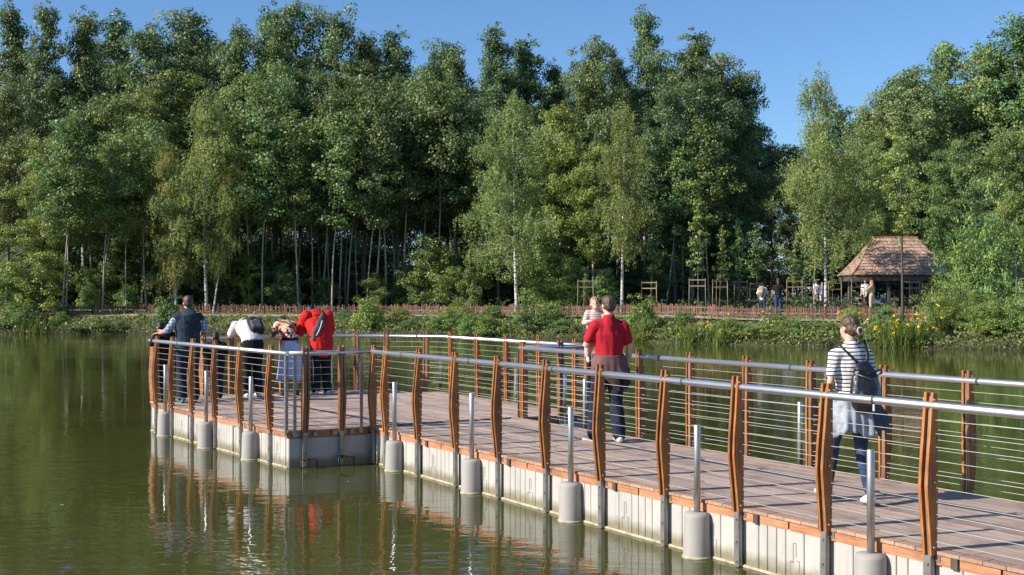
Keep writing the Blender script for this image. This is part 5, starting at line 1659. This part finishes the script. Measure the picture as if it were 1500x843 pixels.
s2 = far_person(1140, 66.0, R(-12), 1.84, 'man in a black t-shirt, blue jeans and dull red cap on the far path', 'black', 'jeans_blue', 'hair_brown', 'short', dict(elR=(.33, .0, 1.17), wrR=(.46, .10, .98), elL=(-.27, .0, 1.14), wrL=(-.29, .08, .9)))
bm = bmesh.new(); ball(bm, (0, -.01, .075), (.090, .108, .060), s2.HM, 12); ball(bm, (0, .115, .055), (.06, .06, .010), s2.HM, 10); obj('cap', bm, M['cap'], s2.root, smooth=True)
far_person(1277, 66.0, R(50), 1.70, 'person in beige reaching out to the left in front of the pavilion', 'beige', 'beige', 'hair_fair', 'long', dict(elL=(-.34, .16, 1.22), wrL=(-.45, .34, 1.04), elR=(.26, .0, 1.14), wrR=(.25, .12, .92)), 1.5, fem=True)
far_person(1492, 70.0, R(70), 1.72, 'stroller in a white top at the right edge, half hidden by greenery', 'white', 'black', 'hair_brown', 'short', WALK, 1.0)
far_person(1196, 84.0, R(160), 1.72, 'distant person in white between the brown trunk and the pavilion birch', 'white', 'beige', 'hair_fair')
far_person(1204, 85.0, R(200), 1.62, 'distant person in pale grey-white right beside another in white', 'canvas_white' if False else 'denim_pale', 'white', 'hair_dark')
far_person(1268, 71.5, R(150), 1.74, 'person in a white top standing in the shade of the pavilion', 'white', 'black', 'hair_brown')

# ================================================================== THE SHINGLED PAVILION
def pavilion():
    Y = 74.0
    xc = at(1311, Y); z0 = float(ground_z(xc, Y))
    root = empty('pavilion', (xc, Y, z0), R(-2), 'open wooden pavilion with a hipped roof of brown shingles among the trees', 'pavilion')
    def zz(y): return 2.33 + (431 - y) * Y / 1900 - z0
    ze, zr = zz(404), zz(349)
    hx, rx, hy = 2.80, 1.22, 2.1
    q = random.Random(4)
    def roofpt(t, face):     # t: 0 eave .. 1 ridge, a gentle kick at the eave
        e = t ** 1.12
        return hx + (rx - hx) * t, hy + (0.06 - hy) * t, ze + (zr - ze) * e
    base = bmesh.new()
    n = 12
    prev = None
    for i in range(n + 1):
        x, y, z = roofpt(i / n, 0)
        ring = [base.verts.new((sx * x, sy * y, z - .03)) for sx, sy in ((-1, -1), (1, -1), (1, 1), (-1, 1))]
        if prev:
            for k in range(4): base.faces.new((prev[k], prev[(k + 1) % 4], ring[(k + 1) % 4], ring[k]))
        else: base.faces.new(ring[::-1])
        prev = ring
    base.faces.new(prev)
    roof = obj('roof', base, M['dark_bark'], root)
    sh = bmesh.new()
    for i in range(n):
        t0, t1 = i / n, min(1, (i + 1.35) / n)
        x0, y0, z0_ = roofpt(t0, 0); x1, y1, z1 = roofpt(t1, 0)
        for (ax, sg) in (('x', -1), ('x', 1), ('y', -1), ('y', 1)):
            L0 = x0 if ax == 'x' else y0; L1 = x1 if ax == 'x' else y1
            s = -L0
            while s < L0 - .01:
                w_ = min(q.uniform(.09, .17), L0 - s)
                a0, a1 = s / L0, (s + w_ - .008) / L0
                lift = .035 + q.uniform(0, .012)
                dn = q.uniform(-.02, .02)
                def pt(a, L, d, z):
                    return Vector((a * L, sg * d, z)) if ax == 'x' else Vector((sg * d, a * L, z))
                D0, D1 = (y0, y1) if ax == 'x' else (x0, x1)
                lo = [pt(a0, L0, D0 + .03, z0_ + dn), pt(a1, L0, D0 + .03, z0_ + dn)]
                up = [pt(a1, L1, D1, z1), pt(a0, L1, D1, z1)]
                nn = (lo[1] - lo[0]).cross(up[0] - lo[0]).normalized()
                if nn.z < 0: nn = -nn
                v = [sh.verts.new(p) for p in (lo[0] + nn * lift, lo[1] + nn * lift, up[0] + nn * .012, up[1] + nn * .012, lo[0], lo[1])]
                sh.faces.new((v[0], v[1], v[2], v[3])); sh.faces.new((v[4], v[5], v[1], v[0]))
                s += w_
    obj('shingles', sh, wood('shingle', (0.33, 0.205, 0.14), (0.45, 0.295, 0.215), (0.54, 0.375, 0.285), rough=.8, grain=(6, 6, 6), per_obj=.28, island=True), roof)
    bm = bmesh.new()
    box(bm, (0, 0, zr + .03), (2 * rx + .12, .22, .10), bev=.02)
    obj('ridge_board', bm, M['fascia'], roof)
    bm = bmesh.new()
    for sy in (-1, 1): box(bm, (0, sy * (hy - .10), ze - .20), (2 * hx - .1, .12, .26))
    for sx in (-1, 1): box(bm, (sx * (hx - .12), 0, ze - .20), (.12, 2 * hy - .36, .26))
    obj('eave_beam', bm, M['dark_bark'], root)
    for sx in (-.93, -.33, .33, .93):
        for sy in (-1, 1):
            bm = bmesh.new(); box(bm, (sx * (hx - .45), sy * (hy - .35), (ze - .3) / 2), (.17, .17, ze - .3), bev=.015)
            obj('post', bm, M['dark_bark'], root)
    for sx in (-.93, .93):
        bm = bmesh.new(); 
        for d in (-1, 1): tube(bm, [(sx * (hx - .45) - d * .02 , -hy + .35, ze - .95), (sx * (hx - .45) - d * .55 * (1 if sx > 0 else 1), -hy + .35, ze - .34)], [.05, .05], 6)
        obj('brace', bm, M['dark_bark'], root)
    # picnic tables inside
    for dx, lab in ((-1.3, 'wooden picnic table with a blue cloth under the left half of the pavilion'), (1.2, 'wooden picnic table under the right half of the pavilion')):
        W_ = root.matrix_basis @ Vector((dx, .1, 0))
        t = empty('picnic_table', W_, R(-2), lab, 'table', 'picnic tables under the pavilion')
        bm = bmesh.new(); box(bm, (0, 0, .74), (1.7, .75, .05), bev=.01); obj('tabletop', bm, M['stake'], t)
        for sy in (-1, 1):
            bm = bmesh.new(); box(bm, (0, sy * .65, .45), (1.7, .26, .045), bev=.01); obj('bench', bm, M['stake'], t)
        for sx in (-.6, .6):
            bm = bmesh.new()
            for sy in (-1, 1): tube(bm, [(sx, sy * .62, 0), (sx, sy * .25, .72)], [.045, .04], 6)
            box(bm, (sx, 0, .40), (.06, 1.4, .08))
            obj('leg', bm, M['dark_bark'], t)
        if dx < 0:
            bm = bmesh.new(); box(bm, (0, 0, .772), (1.3, .8, .008)); box(bm, (0, -.402, .62), (1.3, .008, .30)); box(bm, (0, .402, .62), (1.3, .008, .30))
            c = obj('tablecloth', bm, cloth('blue_cloth', (.12, .19, .38)), None); c.location = W_; c.rotation_euler = (0, 0, R(-2))
            tag(c, 'blue cloth draped over the left picnic table', 'tablecloth')
pavilion()

# ================================================================== STAKED YOUNG TREES
def stake_frame(px, Y, top_y, label, wide=.85, sap=None, saplabel=None, sap_top=330, rz=0.0):
    x = at(px, Y); z = float(ground_z(x, Y))
    h = top_h(top_y, Y) - z
    root = empty('tree_stake_frame', (x, Y, z), rz, label, 'tree stakes', 'wooden stake frames round young trees')
    pts = [(math.cos(a) * wide / 1.73, math.sin(a) * wide / 1.73) for a in (R(210), R(330), R(90))]
    for p in pts:
        bm = bmesh.new(); tube(bm, [(p[0] * 1.06, p[1] * 1.06, -.1), (p[0], p[1], h)], [.023, .021], 8); obj('stake', bm, M['stake'], root)
    for zz in (h - .09, h - .42):
        for i in range(3):
            a, b = pts[i], pts[(i + 1) % 3]
            bm = bmesh.new(); ang = math.atan2(b[1] - a[1], b[0] - a[0])
            box(bm, ((a[0] + b[0]) / 2 , (a[1] + b[1]) / 2, zz + .004 * i), (wide * 1.08, .024, .055), ang)
            obj('crossbar', bm, M['stake'], root)
    if sap is not None:
        tm = LIB['sapling'][sap]
        place_tree(tm, x + .03, Y + .02, z, top_h(sap_top, Y) - z, 'young_tree', saplabel, 'young tree', 'young trees tied to stakes', None, 1.0, gcol(tr, MID, .1))
for i, (px, Y, ty, lab, sl, stp) in enumerate((
        (857, 73, 410, 'pale stake frame sticking up on the bank above the baby', 'slim young tree inside the stake frame above the baby', 400),
        (952, 74, 412, 'stake frame right of the birch beside the red-shirted man', 'narrow young tree with few leaves right of the birch beside the red-shirted man', 300),
        (1022, 70, 408, 'brightest stake frame with three thick stakes left of the strolling couple', 'narrow leafy young tree in the brightest stake frame', 290),
        (1053, 74, 410, 'shaded stake frame right next to the brightest one', 'thin young tree in the shaded frame next to the brightest one', 330),
        (1082, 75, 411, 'shaded stake frame just left of the stroller with the rucksack', 'thin young tree just left of the stroller with the rucksack', 320),
        (1110, 82, 414, 'stake frame in deep shade behind the stroller with the rucksack', 'thin young tree in deep shade behind the stroller with the rucksack', 330),
        (1163, 74, 410, 'stake frame right of the man in the black t-shirt', 'thin young tree right of the man in the black t-shirt', 350),
        (1180, 77, 410, 'stake frame right beside the slim brown trunk', 'thin young tree beside the slim brown trunk', 350),
        (1219, 72, 413, 'stake frame right beside the white trunk of the pavilion birch', 'thin young tree right of the white trunk by the pavilion', 360),
        (1252, 70.5, 410, 'stake frame in front of the left end of the pavilion', None, 0),
        (1334, 70.5, 411, 'stake frame in front of the right half of the pavilion, by the dark trunk', None, 0),
        (1362, 71, 414, 'stake frame at the right corner of the pavilion', None, 0),
        (1445, 66, 411, 'stake frame half hidden in the thicket at the right', 'young tree in the frame half hidden in the thicket', 350),
        (1462, 69, 413, 'second stake frame in the thicket, farther right', None, 0))):
    stake_frame(px, Y, ty, lab, .85, (i % 2) if sl else None, sl, stp, rz=tr.uniform(-.4, .4))

# ================================================================== BICYCLES by the pavilion
def bicycle(px, Y, rz, label, col):
    x = at(px, Y)
    root = empty('bicycle', (x, Y, gz(x, Y)), rz, label, 'bicycle', 'bicycles standing by the pavilion')
    for wx in (-.53, .53):
        bm = bmesh.new()
        ring = [(wx + .33 * math.cos(a), 0, .34 + .33 * math.sin(a)) for a in [2 * math.pi * i / 28 for i in range(29)]]
        tube(bm, ring, [.020] * 29, 6, side=(0, 1, 0), caps=False)
        w_ = obj('wheel', bm, M['dark_metal'], root)
        bm = bmesh.new()
        for i in range(14):
            a = math.pi * 2 * i / 14; tube(bm, [(wx, .015, .34), (wx + .32 * math.cos(a), 0, .34 + .32 * math.sin(a))], [.0025] * 2, 4)
        tube(bm, [(wx, -.05, .34), (wx, .05, .34)], [.02] * 2, 8, side=(1, 0, 0))
        obj('spokes', bm, M['steel'], w_)
    fm = simple('bicycle_paint', col, rough=.35)
    bm = bmesh.new()
    bbk, seat, head, hl, rear, front = (-.08, 0, .30), (-.22, 0, .78), (.33, 0, .86), (.36, 0, .74), (-.53, 0, .34), (.53, 0, .34)
    for a, b, r in ((bbk, seat, .017), (seat, head, .016), (bbk, hl, .019), (rear, bbk, .011), (rear, seat, .010), (hl, front, .014), (head, hl, .018)):
        tube(bm, [a, b], [r, r], 8)
    obj('frame', bm, fm, root)
    bm = bmesh.new(); tube(bm, [(-.22, 0, .78), (-.26, 0, .92)], [.013] * 2, 8); tube(bm, [(-.40, 0, .935), (-.30, 0, .945), (-.13, 0, .93)], [(.075, .025), (.06, .025), (.02, .018)], 10, side=(0, 1, 0), dome=True)
    obj('saddle', bm, M['leather'], root)
    bm = bmesh.new(); tube(bm, [(.33, 0, .86), (.31, 0, 1.0)], [.014] * 2, 8); tube(bm, [(.24, -.30, 1.04), (.33, -.18, 1.0), (.33, .18, 1.0), (.24, .30, 1.04)], [.012] * 4, 8)
    obj('handlebar', bm, M['dark_metal'], root)
    bm = bmesh.new(); tube(bm, [(-.08, -.09, .30), (-.08, .09, .30)], [.05, .05], 12, side=(1, 0, 0)); tube(bm, [(-.08, -.09, .30), (-.02, -.1, .16)], [.01] * 2, 6); tube(bm, [(-.08, .09, .30), (-.14, .1, .44)], [.01] * 2, 6)
    obj('crank', bm, M['dark_metal'], root)
bicycle(1206, 67.6, R(12), 'dark bicycle leaning behind the white trunk of the pavilion birch', (.02, .02, .025))
bicycle(1231, 67.2, R(-8), 'dark bicycle standing in front of the left end of the pavilion', (.03, .03, .05))
bicycle(1310, 69.8, R(70), 'bicycle seen end-on in the shade of the pavilion near the dark trunk', (.35, .35, .34))
